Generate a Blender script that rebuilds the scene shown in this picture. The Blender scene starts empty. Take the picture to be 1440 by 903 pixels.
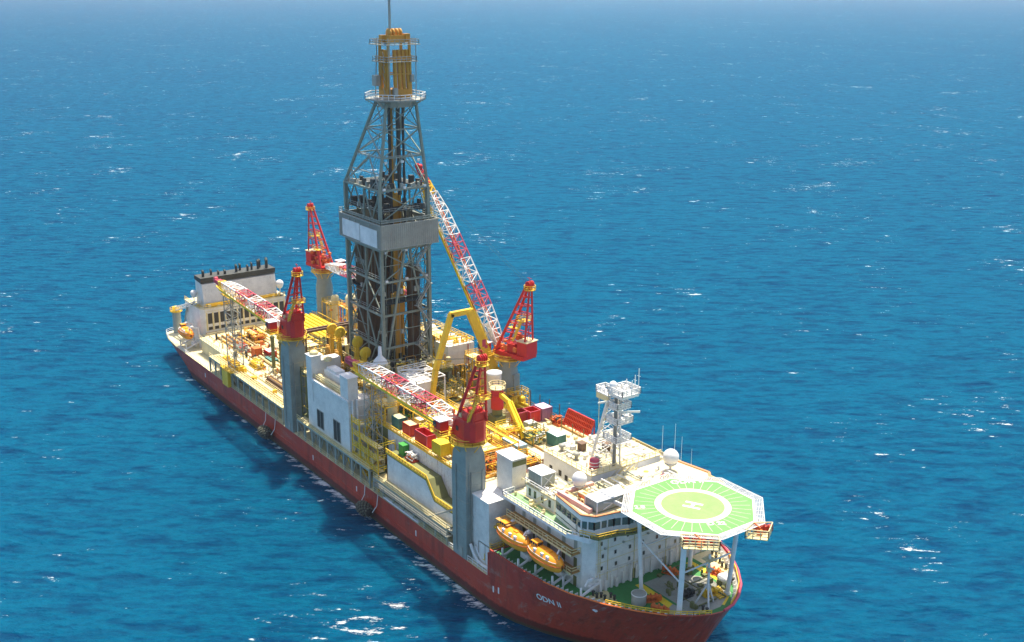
import bpy, math, random
import bmesh
from mathutils import Vector, Matrix, noise
random.seed(11)
sc = bpy.context.scene
COL = sc.collection
V = Vector
R = math.radians
ORG = {}

# ------------------------------------------------------------------ materials
MATS = {}
def nt(name):
    m = bpy.data.materials.new(name); m.use_nodes = True
    t = m.node_tree; t.nodes.clear()
    out = t.nodes.new('ShaderNodeOutputMaterial')
    b = t.nodes.new('ShaderNodeBsdfPrincipled')
    t.links.new(b.outputs[0], out.inputs[0])
    return m, t, b
def N(t, kind, **k):
    n = t.nodes.new(kind)
    for a, v in k.items():
        if a in n.inputs.keys(): n.inputs[a].default_value = v
        else: setattr(n, a, v)
    return n
def mixc(t, fac, a, b, blend='MIX'):
    n = t.nodes.new('ShaderNodeMix'); n.data_type = 'RGBA'; n.blend_type = blend
    for sock, v in ((n.inputs[0], fac), (n.inputs[6], a), (n.inputs[7], b)):
        if hasattr(v, 'links'): t.links.new(v, sock)
        else: sock.default_value = v if not isinstance(v, tuple) else (*v[:3], 1)
    return n.outputs[2]
def ramp(t, src, lo, hi, a=0.0, b=1.0):
    n = t.nodes.new('ShaderNodeMapRange'); n.inputs[1].default_value = lo; n.inputs[2].default_value = hi
    n.inputs[3].default_value = a; n.inputs[4].default_value = b
    t.links.new(src, n.inputs[0]); return n.outputs[0]
def coords(t, scale=(1, 1, 1), rot=(0, 0, 0), world=True):
    if world:
        g = t.nodes.new('ShaderNodeNewGeometry'); s = g.outputs['Position']
    else:
        g = t.nodes.new('ShaderNodeTexCoord'); s = g.outputs['Object']
    m = t.nodes.new('ShaderNodeMapping'); m.inputs['Scale'].default_value = scale; m.inputs['Rotation'].default_value = rot
    t.links.new(s, m.inputs[0]); return m.outputs[0]
def noisef(t, vec, scale, detail=4, rough=.55):
    n = t.nodes.new('ShaderNodeTexNoise'); n.inputs['Scale'].default_value = scale
    n.inputs['Detail'].default_value = detail; n.inputs['Roughness'].default_value = rough
    t.links.new(vec, n.inputs['Vector']); return n.outputs['Fac']

def paint(name, col, rough=.5, dirt=.25, rust=.3, dirtcol=(.16, .12, .07), spec=.4, plates=0):
    """weathered marine paint: uneven tone, rust runs, chips"""
    if name in MATS: return MATS[name]
    m, t, b = nt(name)
    c1 = coords(t, world=False); c2 = coords(t, (1, 1, .12), world=False)
    n1 = noisef(t, c1, .35, 6, .65); n2 = noisef(t, c2, 1.3, 5, .7); n3 = noisef(t, c1, 2.7, 5, .7)
    k = tuple(min(1, x * 1.06) for x in col); d = tuple(x * .78 for x in col)
    base = mixc(t, ramp(t, n1, .3, .7), d, k)
    base = mixc(t, ramp(t, n3, .5, .85, 0, dirt), base, dirtcol)
    base = mixc(t, ramp(t, n2, .68 - .1 * rust, .80 - .1 * rust, 0, .75 * min(1, rust * 1.5)), base, (.17, .065, .025))
    t.links.new(base, b.inputs['Base Color'])
    t.links.new(ramp(t, n3, .3, .7, max(.1, rough - .1), min(1, rough + .15)), b.inputs['Roughness'])
    b.inputs['Specular IOR Level'].default_value = spec
    bp = t.nodes.new('ShaderNodeBump'); bp.inputs['Strength'].default_value = .25; bp.inputs['Distance'].default_value = .05
    t.links.new(n3, bp.inputs['Height']); 
    if plates:
        w = t.nodes.new('ShaderNodeTexBrick'); w.inputs['Scale'].default_value = 1; w.inputs['Brick Width'].default_value = 8; w.inputs['Row Height'].default_value = plates
        w.inputs['Mortar Size'].default_value = .05
        cm = t.nodes.new('ShaderNodeCombineXYZ'); sp = t.nodes.new('ShaderNodeSeparateXYZ'); t.links.new(c1, sp.inputs[0])
        ad = t.nodes.new('ShaderNodeMath'); ad.operation = 'ADD'; t.links.new(sp.outputs[0], ad.inputs[0]); t.links.new(sp.outputs[1], ad.inputs[1])
        t.links.new(ad.outputs[0], cm.inputs[0]); t.links.new(sp.outputs[2], cm.inputs[1]); t.links.new(cm.outputs[0], w.inputs['Vector'])
        b2 = t.nodes.new('ShaderNodeBump'); b2.inputs['Strength'].default_value = .5; b2.inputs['Distance'].default_value = .08; b2.invert = True
        t.links.new(w.outputs['Fac'], b2.inputs['Height']); t.links.new(bp.outputs[0], b2.inputs['Normal']); t.links.new(b2.outputs[0], b.inputs['Normal'])
    else:
        t.links.new(bp.outputs[0], b.inputs['Normal'])
    MATS[name] = m; return m

WHITE = paint('white_paint', (.78, .77, .74), .45, .12, .12, plates=0)
WALLW = paint('white_wall_paint', (.76, .73, .67), .5, .22, .55, plates=3)
CREAM = paint('cream_paint', (.74, .62, .32), .5, .25, .25)
CREAMD = paint('cream_deck_paint', (.68, .60, .36), .65, .35, .25)
GREY = paint('grey_steel_paint', (.33, .36, .31), .5, .2, .2)
PEDG = paint('pedestal_grey_paint', (.27, .31, .28), .5, .15, .12, plates=4)
GALV = paint('galvanised_steel', (.34, .34, .29), .5, .25, .2)
DERG = paint('derrick_grey_green', (.23, .265, .215), .5, .4, .5)
DARK = paint('dark_machinery', (.045, .05, .045), .6, .3, .2)
BROWN = paint('brown_drill_pipe', (.15, .085, .045), .55, .4, .5)
YEL = paint('safety_yellow', (.84, .52, .03), .45, .25, .2)
YELB = paint('bright_yellow', (.86, .60, .02), .45, .12, .1)
ORG_ = paint('ochre_yellow', (.55, .27, .03), .5, .35, .4)
ORA = paint('lifeboat_orange', (.95, .33, .012), .4, .05, .0)
ORAE = paint('orange_enamel', (.75, .17, .03), .45, .3, .3)
RED = paint('crane_red', (.62, .025, .02), .4, .12, .1)
REDC = paint('container_red', (.48, .045, .025), .5, .25, .3)
HULLR = None
GRN = paint('deck_green', (.045, .24, .06), .65, .25, .15)
GRNP = paint('pale_green_deck', (.22, .38, .18), .65, .3, .1)
TEAL = paint('teal_paint', (.07, .22, .20), .5, .25, .25)
OLIVE = paint('olive_paint', (.16, .17, .06), .6, .4, .3)
GREENP = paint('green_paint', (.04, .30, .05), .5, .15, .1)
BLUEP = paint('pale_blue_paint', (.35, .55, .68), .45, .12, .1)
PURP = paint('faded_purple_paint', (.34, .17, .26), .5, .2, .15)
PINK = paint('faded_red_paint', (.56, .07, .11), .5, .2, .1)
RUBBER = paint('black_rubber', (.025, .026, .024), .8, .3, .0)
ORBROWN = paint('orange_brown_deck', (.50, .27, .08), .6, .4, .4)
def glassm():
    m, t, b = nt('dark_glass'); b.inputs['Base Color'].default_value = (.015, .03, .035, 1)
    b.inputs['Roughness'].default_value = .08; b.inputs['Specular IOR Level'].default_value = .8; return m
GLASS = glassm()
BGLASS = paint('bridge_glass', (.10, .15, .13), .15, .05, .0, spec=.6)
DKWIN = paint('dark_louvre', (.035, .035, .03), .6, .2, .1)

# ------------------------------------------------------------------ geometry collector
class G:
    def __init__(s): s.v = []; s.f = []; s.sm = []; s.cuts = []
    def cut(s, nm=None): s.cuts.append((len(s.v), len(s.f), nm)); return s
    def pieces(s):
        c = [x for x in s.cuts]
        if not c or c[0][0] > 0: c = [(0, 0, None)] + c
        out = []
        for i, (v0, f0, nm) in enumerate(c):
            v1, f1 = (c[i + 1][0], c[i + 1][1]) if i + 1 < len(c) else (len(s.v), len(s.f))
            if v1 > v0:
                g = G(); g.v = s.v[v0:v1]; g.f = [tuple(k - v0 for k in f) for f in s.f[f0:f1]]; g.sm = s.sm[f0:f1]; out.append((g, nm))
        return out
    def add(s, vs, fs, sm=False):
        o = len(s.v); s.v += [tuple(p) for p in vs]; s.f += [tuple(i + o for i in f) for f in fs]; s.sm += [sm] * len(fs)
        return s
    def box(s, x0, x1, y0, y1, z0, z1):
        vs = [(x, y, z) for z in (z0, z1) for y in (y0, y1) for x in (x0, x1)]
        return s.add(vs, [(0, 2, 3, 1), (4, 5, 7, 6), (0, 1, 5, 4), (2, 6, 7, 3), (0, 4, 6, 2), (1, 3, 7, 5)])
    def cbox(s, c, d): return s.box(c[0] - d[0] / 2, c[0] + d[0] / 2, c[1] - d[1] / 2, c[1] + d[1] / 2, c[2] - d[2] / 2, c[2] + d[2] / 2)
    def bar(s, p, q, w, h=None):
        p = V(p); q = V(q); h = h or w; d = q - p
        if d.length < 1e-6: return s
        d.normalize(); u = V((0, 0, 1)) if abs(d.z) < .95 else V((1, 0, 0))
        a = d.cross(u).normalized() * w / 2; b = a.normalized().cross(d).normalized() * h / 2
        vs = [c + i * a + j * b for c in (p, q) for i, j in ((-1, -1), (1, -1), (1, 1), (-1, 1))]
        return s.add(vs, [(0, 3, 2, 1), (4, 5, 6, 7), (0, 1, 5, 4), (1, 2, 6, 5), (2, 3, 7, 6), (3, 0, 4, 7)])
    def tube(s, p, q, r, r2=None, n=8, caps=True):
        p = V(p); q = V(q); r2 = r if r2 is None else r2; d = q - p
        if d.length < 1e-6: return s
        d.normalize(); u = V((0, 0, 1)) if abs(d.z) < .95 else V((1, 0, 0))
        a = d.cross(u).normalized(); b = a.cross(d).normalized()
        vs = []
        for c, rr in ((p, r), (q, r2)):
            for i in range(n):
                t = 2 * math.pi * i / n; vs.append(c + a * math.cos(t) * rr + b * math.sin(t) * rr)
        s.add(vs, [(i, (i + 1) % n, n + (i + 1) % n, n + i) for i in range(n)], n > 5)
        if caps: s.add(vs, [tuple(range(n))[::-1], tuple(range(n, 2 * n))])
        return s
    def path(s, pts, r, n=6):
        for a, b in zip(pts[:-1], pts[1:]): s.tube(a, b, r, n=n)
        return s
    def lathe(s, c, prof, n=16, ax='z'):
        c = V(c); vs = []
        for r, h in prof:
            for i in range(n):
                t = 2 * math.pi * i / n; a, b = r * math.cos(t), r * math.sin(t)
                vs.append(c + (V((a, b, h)) if ax == 'z' else V((h, a, b)) if ax == 'x' else V((a, h, b))))
        fs = [(k * n + i, k * n + (i + 1) % n, (k + 1) * n + (i + 1) % n, (k + 1) * n + i) for k in range(len(prof) - 1) for i in range(n)]
        s.add(vs, fs, True)
        if prof[0][0] > .01: s.add(vs[:n], [tuple(range(n))])
        if prof[-1][0] > .01: s.add(vs[-n:], [tuple(range(n))])
        return s
    def ball(s, c, r, n=14, k=8, sq=1):
        return s.lathe(c, [(r * math.sin(math.pi * i / k) + .0001, -r * sq * math.cos(math.pi * i / k)) for i in range(k + 1)], n)
    def prism(s, poly, z0, z1):
        n = len(poly); vs = [(x, y, z0) for x, y in poly] + [(x, y, z1) for x, y in poly]
        return s.add(vs, [tuple(range(n))[::-1], tuple(range(n, 2 * n))] + [(i, (i + 1) % n, n + (i + 1) % n, n + i) for i in range(n)])
    def prismy(s, poly, y0, y1):   # poly in x,z
        n = len(poly); vs = [(x, y0, z) for x, z in poly] + [(x, y1, z) for x, z in poly]
        return s.add(vs, [tuple(range(n))[::-1], tuple(range(n, 2 * n))] + [(i, (i + 1) % n, n + (i + 1) % n, n + i) for i in range(n)])
    def ringwall(s, pts, th, h, close=False):  # thin wall along pts (x,y,z)
        P = [V(p) for p in pts]
        if close: P.append(P[0])
        for a, b in zip(P[:-1], P[1:]): s.bar(a + V((0, 0, h / 2)), b + V((0, 0, h / 2)), th, h)
        return s
    def rail(s, pts, h=1.1, step=2.0, r=.045, close=False, mids=1):
        P = [V(p) for p in pts]
        if close: P.append(P[0])
        for a, b in zip(P[:-1], P[1:]):
            L = (b - a).length; n = max(1, round(L / step))
            for i in range(n + 1):
                q = a.lerp(b, i / n); s.bar(q, q + V((0, 0, h)), r * 1.7)
            for k in range(mids + 1):
                z = V((0, 0, h * (1 - k / (mids + 1)))); s.bar(a + z, b + z, r * 2)
        return s
    def stairs(s, a, b, w=1.0, axis=None):
        a = V(a); b = V(b); d = b - a; hz = V((d.x, d.y, 0)).normalized(); sd = V((-hz.y, hz.x, 0)) * w / 2
        for k in (-1, 1):
            s.bar(a + sd * k, b + sd * k, .1, .28); s.bar(a + sd * k + V((0, 0, 1)), b + sd * k + V((0, 0, 1)), .07)
            for i in range(4):
                q = a.lerp(b, i / 3) + sd * k; s.bar(q, q + V((0, 0, 1)), .07)
        n = max(3, int(abs(d.z) / .45))
        for i in range(n):
            q = a.lerp(b, (i + .5) / n); s.bar(q - sd, q + sd, .3, .06)
        return s
    def truss(s, a, b, w, h, n, r, w2=None, h2=None, side=None, faces=(0, 1, 2, 3), rb=None, chords=True):
        """box lattice from a to b"""
        a = V(a); b = V(b); d = (b - a).normalized()
        sd = V(side) if side else d.cross(V((0, 0, 1))).normalized(); up = sd.cross(d).normalized()
        w2 = w if w2 is None else w2; h2 = h if h2 is None else h2; rb = rb or r * .6
        def cor(t):
            c = a.lerp(b, t); ww = (w + (w2 - w) * t) / 2; hh = (h + (h2 - h) * t) / 2
            return [c + sd * i * ww + up * j * hh for i, j in ((-1, -1), (1, -1), (1, 1), (-1, 1))]
        C = [cor(i / n) for i in range(n + 1)]
        for i in range(n):
            for k in range(4):
                if chords: s.tube(C[i][k], C[i + 1][k], r, n=5, caps=False)
                if k in faces:
                    k2 = (k + 1) % 4
                    s.tube(C[i][k], C[i][k2], rb, n=4, caps=False)
                    if (i + k) % 2: s.tube(C[i][k], C[i + 1][k2], rb, n=4, caps=False)
                    else: s.tube(C[i][k2], C[i + 1][k], rb, n=4, caps=False)
        for k in range(4): s.tube(C[n][k], C[n][(k + 1) % 4], rb, n=4, caps=False)
        return s
    def build(s, name, mat, parent=None, label=None, cat=None, group=None, kind=None, org=None):
        if not s.v: return None
        if s.cuts:
            r = None
            for g, nm in s.pieces(): r = g.build(nm or name, mat, parent, label, cat, group, kind, org)
            return r
        if parent is not None: o0 = ORG[parent.name]
        elif org is not None: o0 = V(org)
        else:
            xs = [p[0] for p in s.v]; ys = [p[1] for p in s.v]; zs = [p[2] for p in s.v]
            o0 = V(((min(xs) + max(xs)) / 2, (min(ys) + max(ys)) / 2, min(zs)))
        me = bpy.data.meshes.new(name)
        me.from_pydata([(p[0] - o0.x, p[1] - o0.y, p[2] - o0.z) for p in s.v], [], s.f)
        me.polygons.foreach_set('use_smooth', s.sm)
        bm = bmesh.new(); bm.from_mesh(me); bmesh.ops.recalc_face_normals(bm, faces=bm.faces); bm.to_mesh(me); bm.free()
        for m in (mat if isinstance(mat, (list, tuple)) else [mat]): me.materials.append(m)
        o = bpy.data.objects.new(name, me); COL.objects.link(o)
        if parent is not None: o.parent = parent
        else: o.location = o0
        ORG[o.name] = o0
        if label: o['label'] = label
        if cat: o['category'] = cat
        if group: o['group'] = group
        if kind: o['kind'] = kind
        return o

def thing(name, label, cat, loc=(0, 0, 0), group=None):
    o = bpy.data.objects.new(name, None); COL.objects.link(o); o.location = loc; o.empty_display_size = .5
    o['label'] = label; o['category'] = cat
    if group: o['group'] = group
    ORG[o.name] = V(loc); return o
def copy_tree(o, parent=None):
    c = o.copy(); COL.objects.link(c); c.parent = parent; ORG[c.name] = ORG[o.name]
    for ch in [x for x in o.children]: copy_tree(ch, c)
    return c

# ------------------------------------------------------------------ camera, light, world
cam = bpy.data.cameras.new('camera'); co = bpy.data.objects.new('camera', cam); COL.objects.link(co); sc.camera = co
CX, CY, CZ, YAW, PIT, ROL, FPX = 237.14, -132.77, 120.0, 144.52, 16.96, .23, 1600.85
a, b, r_ = R(YAW), R(PIT), R(ROL)
F = V((math.cos(a) * math.cos(b), math.sin(a) * math.cos(b), -math.sin(b)))
Rt = V((math.sin(a), -math.cos(a), 0)); Up = Rt.cross(F)
R2 = Rt * math.cos(r_) + Up * math.sin(r_); U2 = -Rt * math.sin(r_) + Up * math.cos(r_)
co.matrix_world = Matrix(((R2.x, U2.x, -F.x, CX), (R2.y, U2.y, -F.y, CY), (R2.z, U2.z, -F.z, CZ), (0, 0, 0, 1)))
cam.sensor_width = 36; cam.sensor_fit = 'HORIZONTAL'; cam.lens = FPX / 1440 * 36; cam.clip_start = 1; cam.clip_end = 60000

sun_dir = V((-.222, .278, 1)).normalized()
sun = bpy.data.lights.new('sun', 'SUN'); sun.energy = 4.6; sun.angle = R(.53); sun.color = (1, .91, .74)
so = bpy.data.objects.new('sun', sun); COL.objects.link(so); so.rotation_euler = (-sun_dir).to_track_quat('-Z', 'Y').to_euler(); so.location = (0, 0, 300)
w = bpy.data.worlds.new('World'); sc.world = w; w.use_nodes = True; t = w.node_tree; t.nodes.clear()
wo = t.nodes.new('ShaderNodeOutputWorld'); bg = t.nodes.new('ShaderNodeBackground'); sky = t.nodes.new('ShaderNodeTexSky')
sky.sky_type = 'NISHITA'; sky.sun_disc = False; sky.sun_elevation = math.asin(sun_dir.z)
sky.sun_rotation = math.atan2(sun_dir.x, sun_dir.y); sky.air_density = 1.0; sky.dust_density = 2.5; sky.altitude = 50
bg.inputs[1].default_value = .12
t.links.new(sky.outputs[0], bg.inputs[0]); t.links.new(bg.outputs[0], wo.inputs[0])
vs = sc.view_settings; vs.view_transform = 'Standard'; vs.look = 'None'; vs.exposure = .98; vs.gamma = 1; vs.use_curve_mapping = False

# ------------------------------------------------------------------ sea
def sea_mat():
    m, t, b = nt('sea_water')
    c = coords(t, (1, 1, 1))
    def mapped(rot, sx):
        mp = t.nodes.new('ShaderNodeMapping'); mp.vector_type = 'TEXTURE'; mp.inputs['Rotation'].default_value = (0, 0, R(rot)); mp.inputs['Scale'].default_value = (sx, 1, 1)
        t.links.new(c, mp.inputs[0]); return mp.outputs[0]
    v = mapped(50, 3.2); v2 = mapped(68, 2.0); v3 = mapped(38, 1.6)
    def M(op, x, y=None, z=None):
        n = t.nodes.new('ShaderNodeMath'); n.operation = op
        for i, k in enumerate((x, y, z)):
            if k is None: continue
            if hasattr(k, 'links'): t.links.new(k, n.inputs[i])
            else: n.inputs[i].default_value = k
        return n.outputs[0]
    def ridge(x): return M('SUBTRACT', 1.0, M('ABSOLUTE', M('MULTIPLY_ADD', x, 4.0, -2.0)))
    swell = noisef(t, v, .022, 2, .5); mid = noisef(t, v2, .085, 3, .55); m2 = noisef(t, v, .24, 4, .6); fine = noisef(t, v3, .8, 5, .65)
    big = noisef(t, c, .0035, 3, .5)
    h = M('ADD', M('ADD', M('MULTIPLY', swell, 7.0), M('MULTIPLY', ridge(mid), 3.0)), M('ADD', M('MULTIPLY', ridge(m2), 1.15), M('MULTIPLY', fine, 1.0)))
    bp = t.nodes.new('ShaderNodeBump'); bp.inputs['Strength'].default_value = 1; bp.inputs['Distance'].default_value = 1
    t.links.new(h, bp.inputs['Height']); t.links.new(bp.outputs[0], b.inputs['Normal'])
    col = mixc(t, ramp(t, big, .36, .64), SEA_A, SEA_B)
    hh = M('ADD', M('MULTIPLY', ridge(m2), .5), M('MULTIPLY', ridge(mid), .45))  # wave light and shade painted into the water colour: bright crests, dark troughs
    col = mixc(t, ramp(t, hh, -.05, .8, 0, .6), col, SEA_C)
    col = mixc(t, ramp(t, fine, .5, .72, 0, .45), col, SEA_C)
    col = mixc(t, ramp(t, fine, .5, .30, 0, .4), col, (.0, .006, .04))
    crest = ridge(noisef(t, mapped(56, 2.8), .19, 5, .6)); col = mixc(t, ramp(t, crest, .55, .98, 0, .38), col, (.0, .115, .20))  # crest highlights painted as thin bright lines
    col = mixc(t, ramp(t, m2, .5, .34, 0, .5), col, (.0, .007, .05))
    # foam: small breaking crests
    f1 = noisef(t, v, .42, 5, .66); f2 = noisef(t, v2, 1.5, 4, .75); f3 = noisef(t, c, .021, 3, .6)
    s = M('ADD', M('ADD', M('MULTIPLY', f1, 1.0), M('MULTIPLY', f2, .42)), M('MULTIPLY', f3, .60))
    foam = ramp(t, s, 1.205, 1.28)
    # sparse larger whitecaps carried far out
    g1 = noisef(t, v, .075, 4, .6); s2 = M('ADD', g1, M('MULTIPLY', f1, .35)); foam2 = ramp(t, s2, .945, .985)
    # thruster wash off the starboard bow and a thin broken line along the hull
    gp_ = t.nodes.new('ShaderNodeNewGeometry'); sx = t.nodes.new('ShaderNodeSeparateXYZ'); t.links.new(gp_.outputs['Position'], sx.inputs[0])
    dx = M('MULTIPLY_ADD', sx.outputs[0], 1 / 40., -66 / 40.); dy = M('MULTIPLY_ADD', sx.outputs[1], 1 / 17., 46 / 17.)
    wash = M('MAXIMUM', 0.0, M('SUBTRACT', 1.0, M('ADD', M('MULTIPLY', dx, dx), M('MULTIPLY', dy, dy))))
    ay = M('ABSOLUTE', sx.outputs[1]); near = M('MAXIMUM', 0.0, M('SUBTRACT', 1.0, M('MULTIPLY', M('ABSOLUTE', M('SUBTRACT', ay, 21.6)), .33)))
    inx = M('MULTIPLY', near, M('LESS_THAN', M('ABSOLUTE', M('ADD', sx.outputs[0], 10.0)), 92.0))
    foam3 = ramp(t, M('ADD', s, M('ADD', M('MULTIPLY', wash, .075), M('MULTIPLY', inx, .19))), 1.215, 1.33)
    foam = M('MAXIMUM', M('MAXIMUM', foam, foam2), foam3)
    col = mixc(t, foam, col, (.70, .75, .77))
    t.links.new(col, b.inputs['Base Color'])
    t.links.new(ramp(t, foam, 0, 1, .16, .8), b.inputs['Roughness'])
    b.inputs['IOR'].default_value = 1.33; b.inputs['Specular IOR Level'].default_value = 0
    fr = t.nodes.new('ShaderNodeFresnel'); fr.inputs[0].default_value = 1.33; t.links.new(bp.outputs[0], fr.inputs['Normal'])
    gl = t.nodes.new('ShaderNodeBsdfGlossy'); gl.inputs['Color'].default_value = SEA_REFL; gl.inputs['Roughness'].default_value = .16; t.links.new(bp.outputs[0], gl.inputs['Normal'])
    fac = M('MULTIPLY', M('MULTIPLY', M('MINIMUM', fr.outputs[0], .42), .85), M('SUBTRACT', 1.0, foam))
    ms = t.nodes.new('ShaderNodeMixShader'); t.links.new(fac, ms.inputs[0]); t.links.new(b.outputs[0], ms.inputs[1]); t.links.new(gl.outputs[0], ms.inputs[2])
    out = [n for n in t.nodes if n.type == 'OUTPUT_MATERIAL'][0]; t.links.new(ms.outputs[0], out.inputs[0])
    b.inputs['Subsurface Weight'].default_value = SSS; b.inputs['Subsurface Radius'].default_value = (3, 7, 9); b.inputs['Subsurface Scale'].default_value = 1.0
    b.subsurface_method = 'BURLEY'
    return m
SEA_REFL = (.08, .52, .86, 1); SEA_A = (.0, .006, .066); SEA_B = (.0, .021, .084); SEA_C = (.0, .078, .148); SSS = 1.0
g = G(); S_ = 11000
g.add([(-S_, -S_, 0), (S_, -S_, 0), (S_, S_, 0), (-S_, S_, 0)], [(0, 1, 2, 3)])
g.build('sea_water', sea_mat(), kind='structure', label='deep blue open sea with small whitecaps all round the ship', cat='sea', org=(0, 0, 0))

# ------------------------------------------------------------------ sea haze
hm = bpy.data.materials.new('sea_haze'); hm.use_nodes = True; ht = hm.node_tree; ht.nodes.clear()
ho = ht.nodes.new('ShaderNodeOutputMaterial'); hv = ht.nodes.new('ShaderNodeVolumePrincipled')
hv.inputs['Color'].default_value = (.86, .88, 1, 1); hv.inputs['Density'].default_value = .000048; hv.inputs['Anisotropy'].default_value = .2
ht.links.new(hv.outputs[0], ho.inputs['Volume'])
g = G(); g.box(-11200, 11200, -11200, 11200, -8, 126); g.build('haze', hm, kind='stuff', org=(0, 0, 0))

# ------------------------------------------------------------------ hull
def hull_mat():
    m, t, b = nt('hull_red_paint')
    c1 = coords(t, world=False); c2 = coords(t, (.35, 1, .05), world=False)
    n1 = noisef(t, c1, .12, 6, .6); n2 = noisef(t, c2, 1.2, 5, .7); n3 = noisef(t, c1, 1.6, 5, .7)
    base = mixc(t, ramp(t, n1, .3, .7), (.40, .036, .018), (.48, .066, .028))
    base = mixc(t, ramp(t, n2, .5, .72, 0, .75), base, (.13, .022, .012))
    n4 = noisef(t, coords(t, (.09, 1, .25), world=False), 1.4, 6, .7)
    base = mixc(t, ramp(t, n4, .57, .70, 0, .75), base, (.34, .22, .17))
    n5 = noisef(t, coords(t, (.9, 1, .04), world=False), 1.1, 4, .6); base = mixc(t, ramp(t, n5, .60, .72, 0, .7), base, (.20, .075, .03))
    base = mixc(t, ramp(t, n4, .36, .28, 0, .5), base, (.09, .03, .03))
    base = mixc(t, ramp(t, n3, .60, .8, 0, .5), base, (.24, .06, .04))
    sp = t.nodes.new('ShaderNodeSeparateXYZ'); t.links.new(c1, sp.inputs[0])
    wv = t.nodes.new('ShaderNodeMath'); wv.operation = 'MULTIPLY_ADD'; t.links.new(n3, wv.inputs[0]); wv.inputs[1].default_value = 1.1; t.links.new(sp.outputs[2], wv.inputs[2])
    low = ramp(t, wv.outputs[0], 2.35, 2.75, 1, 0)
    base = mixc(t, low, base, (.13, .022, .014))
    weed = ramp(t, wv.outputs[0], .9, 1.5, 1, 0)
    base = mixc(t, weed, base, (.06, .06, .03))
    t.links.new(base, b.inputs['Base Color']); b.inputs['Roughness'].default_value = .45
    w = t.nodes.new('ShaderNodeTexBrick'); w.inputs['Scale'].default_value = 1; w.inputs['Brick Width'].default_value = 11; w.inputs['Row Height'].default_value = 2.4
    w.inputs['Mortar Size'].default_value = .06
    cm = t.nodes.new('ShaderNodeCombineXYZ'); t.links.new(sp.outputs[0], cm.inputs[0]); t.links.new(sp.outputs[2], cm.inputs[1]); t.links.new(cm.outputs[0], w.inputs['Vector'])
    b2 = t.nodes.new('ShaderNodeBump'); b2.inputs['Strength'].default_value = .6; b2.inputs['Distance'].default_value = .1; b2.invert = True
    t.links.new(w.outputs['Fac'], b2.inputs['Height'])
    b3 = t.nodes.new('ShaderNodeBump'); b3.inputs['Strength'].default_value = .5; b3.inputs['Distance'].default_value = .6
    t.links.new(n1, b3.inputs['Height']); t.links.new(b2.outputs[0], b3.inputs['Normal']); t.links.new(b3.outputs[0], b.inputs['Normal'])
    return m
HULL = hull_mat()
ZD, ZF = 7.0, 12.0
aftD = [(-119.6, 0), (-119.6, 14), (-119.3, 17), (-118, 18.8), (-112, 20.2), (-102, 21), (-60, 21), (0, 21)]
aftW = [(-104, 0), (-104, 11), (-103.5, 14), (-102.5, 16), (-98, 18.7), (-90, 20.6), (-60, 21), (0, 21)]
foreW = [(40, 21), (70, 21), (75, 20.7), (80, 19.7), (86, 17.4), (92, 14.4), (98, 10.2), (102, 7.2), (105, 4.6), (107.3, 2.4), (108.6, 1), (109, 0)]
foreD = [(40, 21), (70, 21), (75, 21), (82, 20.7), (89, 19.9), (95, 18.5), (101.5, 15.7), (106.5, 12.5), (110.6, 9.1), (113.3, 5.6), (114.8, 2.7), (115.3, 0)]
def lerp2(A, B, s): return [(a[0] + (b[0] - a[0]) * s, a[1] + (b[1] - a[1]) * s) for a, b in zip(A, B)]
def level(z):
    sa = max(0, z / 7.0); sf = (max(0, z) / 13.0) ** 1.15
    return lerp2(aftW, aftD, min(sa, 1)) + lerp2(foreW, foreD, sf)
def hb(x, z):
    P = level(z)
    for p, q in zip(P[:-1], P[1:]):
        if p[0] <= x <= q[0] and q[0] > p[0]: return p[1] + (q[1] - p[1]) * (x - p[0]) / (q[0] - p[0])
    return 0
def loft_levels(g, curves):
    for (z0, P), (z1, Q) in zip(curves[:-1], curves[1:]):
        for sgn in (1, -1):
            n = len(P); vs = [(x, sgn * y, z0) for x, y in P] + [(x, sgn * y, z1) for x, y in Q]
            g.add(vs, [(i, i + 1, n + i + 1, n + i) for i in range(n - 1)], True)

SHIP = thing('drill_ship', 'long red-hulled drilling ship seen from above its starboard bow', 'ship', (0, 0, 0))
g = G()
cs = [(-4, level(0))] + [(z, level(z)) for z in (0, 1.5, 3, 4.5, 6, 7)]
loft_levels(g, cs)
def foreonly(z):
    P = level(z); Q = [(72.2 if z <= 7.01 else 72.2 + (z - 7) * .16, hb(72.6, z))] + [p for p in P if p[0] > 73.5]
    return Q
loft_levels(g, [(z, foreonly(z)) for z in (7, 8.5, 10, 11.5, 13.1)])
# inner face and cap of bulwark
Pt = foreonly(13.1)
ins = [(72.9, Pt[0][1] - .35)] + [(x - .32 * (x > 100), max(0, y - .35)) for x, y in Pt[1:]]
P12 = foreonly(12.03); ins12 = [(72.9, P12[0][1] - .2)] + [(x - .2 * (x > 100), max(0, y - .2)) for x, y in P12[1:]]
for sgn in (1, -1):
    n = len(Pt); vs = [(x, sgn * y, 13.1) for x, y in Pt] + [(x, sgn * y, 13.1) for x, y in ins]
    g.add(vs, [(i, i + 1, n + i + 1, n + i) for i in range(n - 1)])
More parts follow.
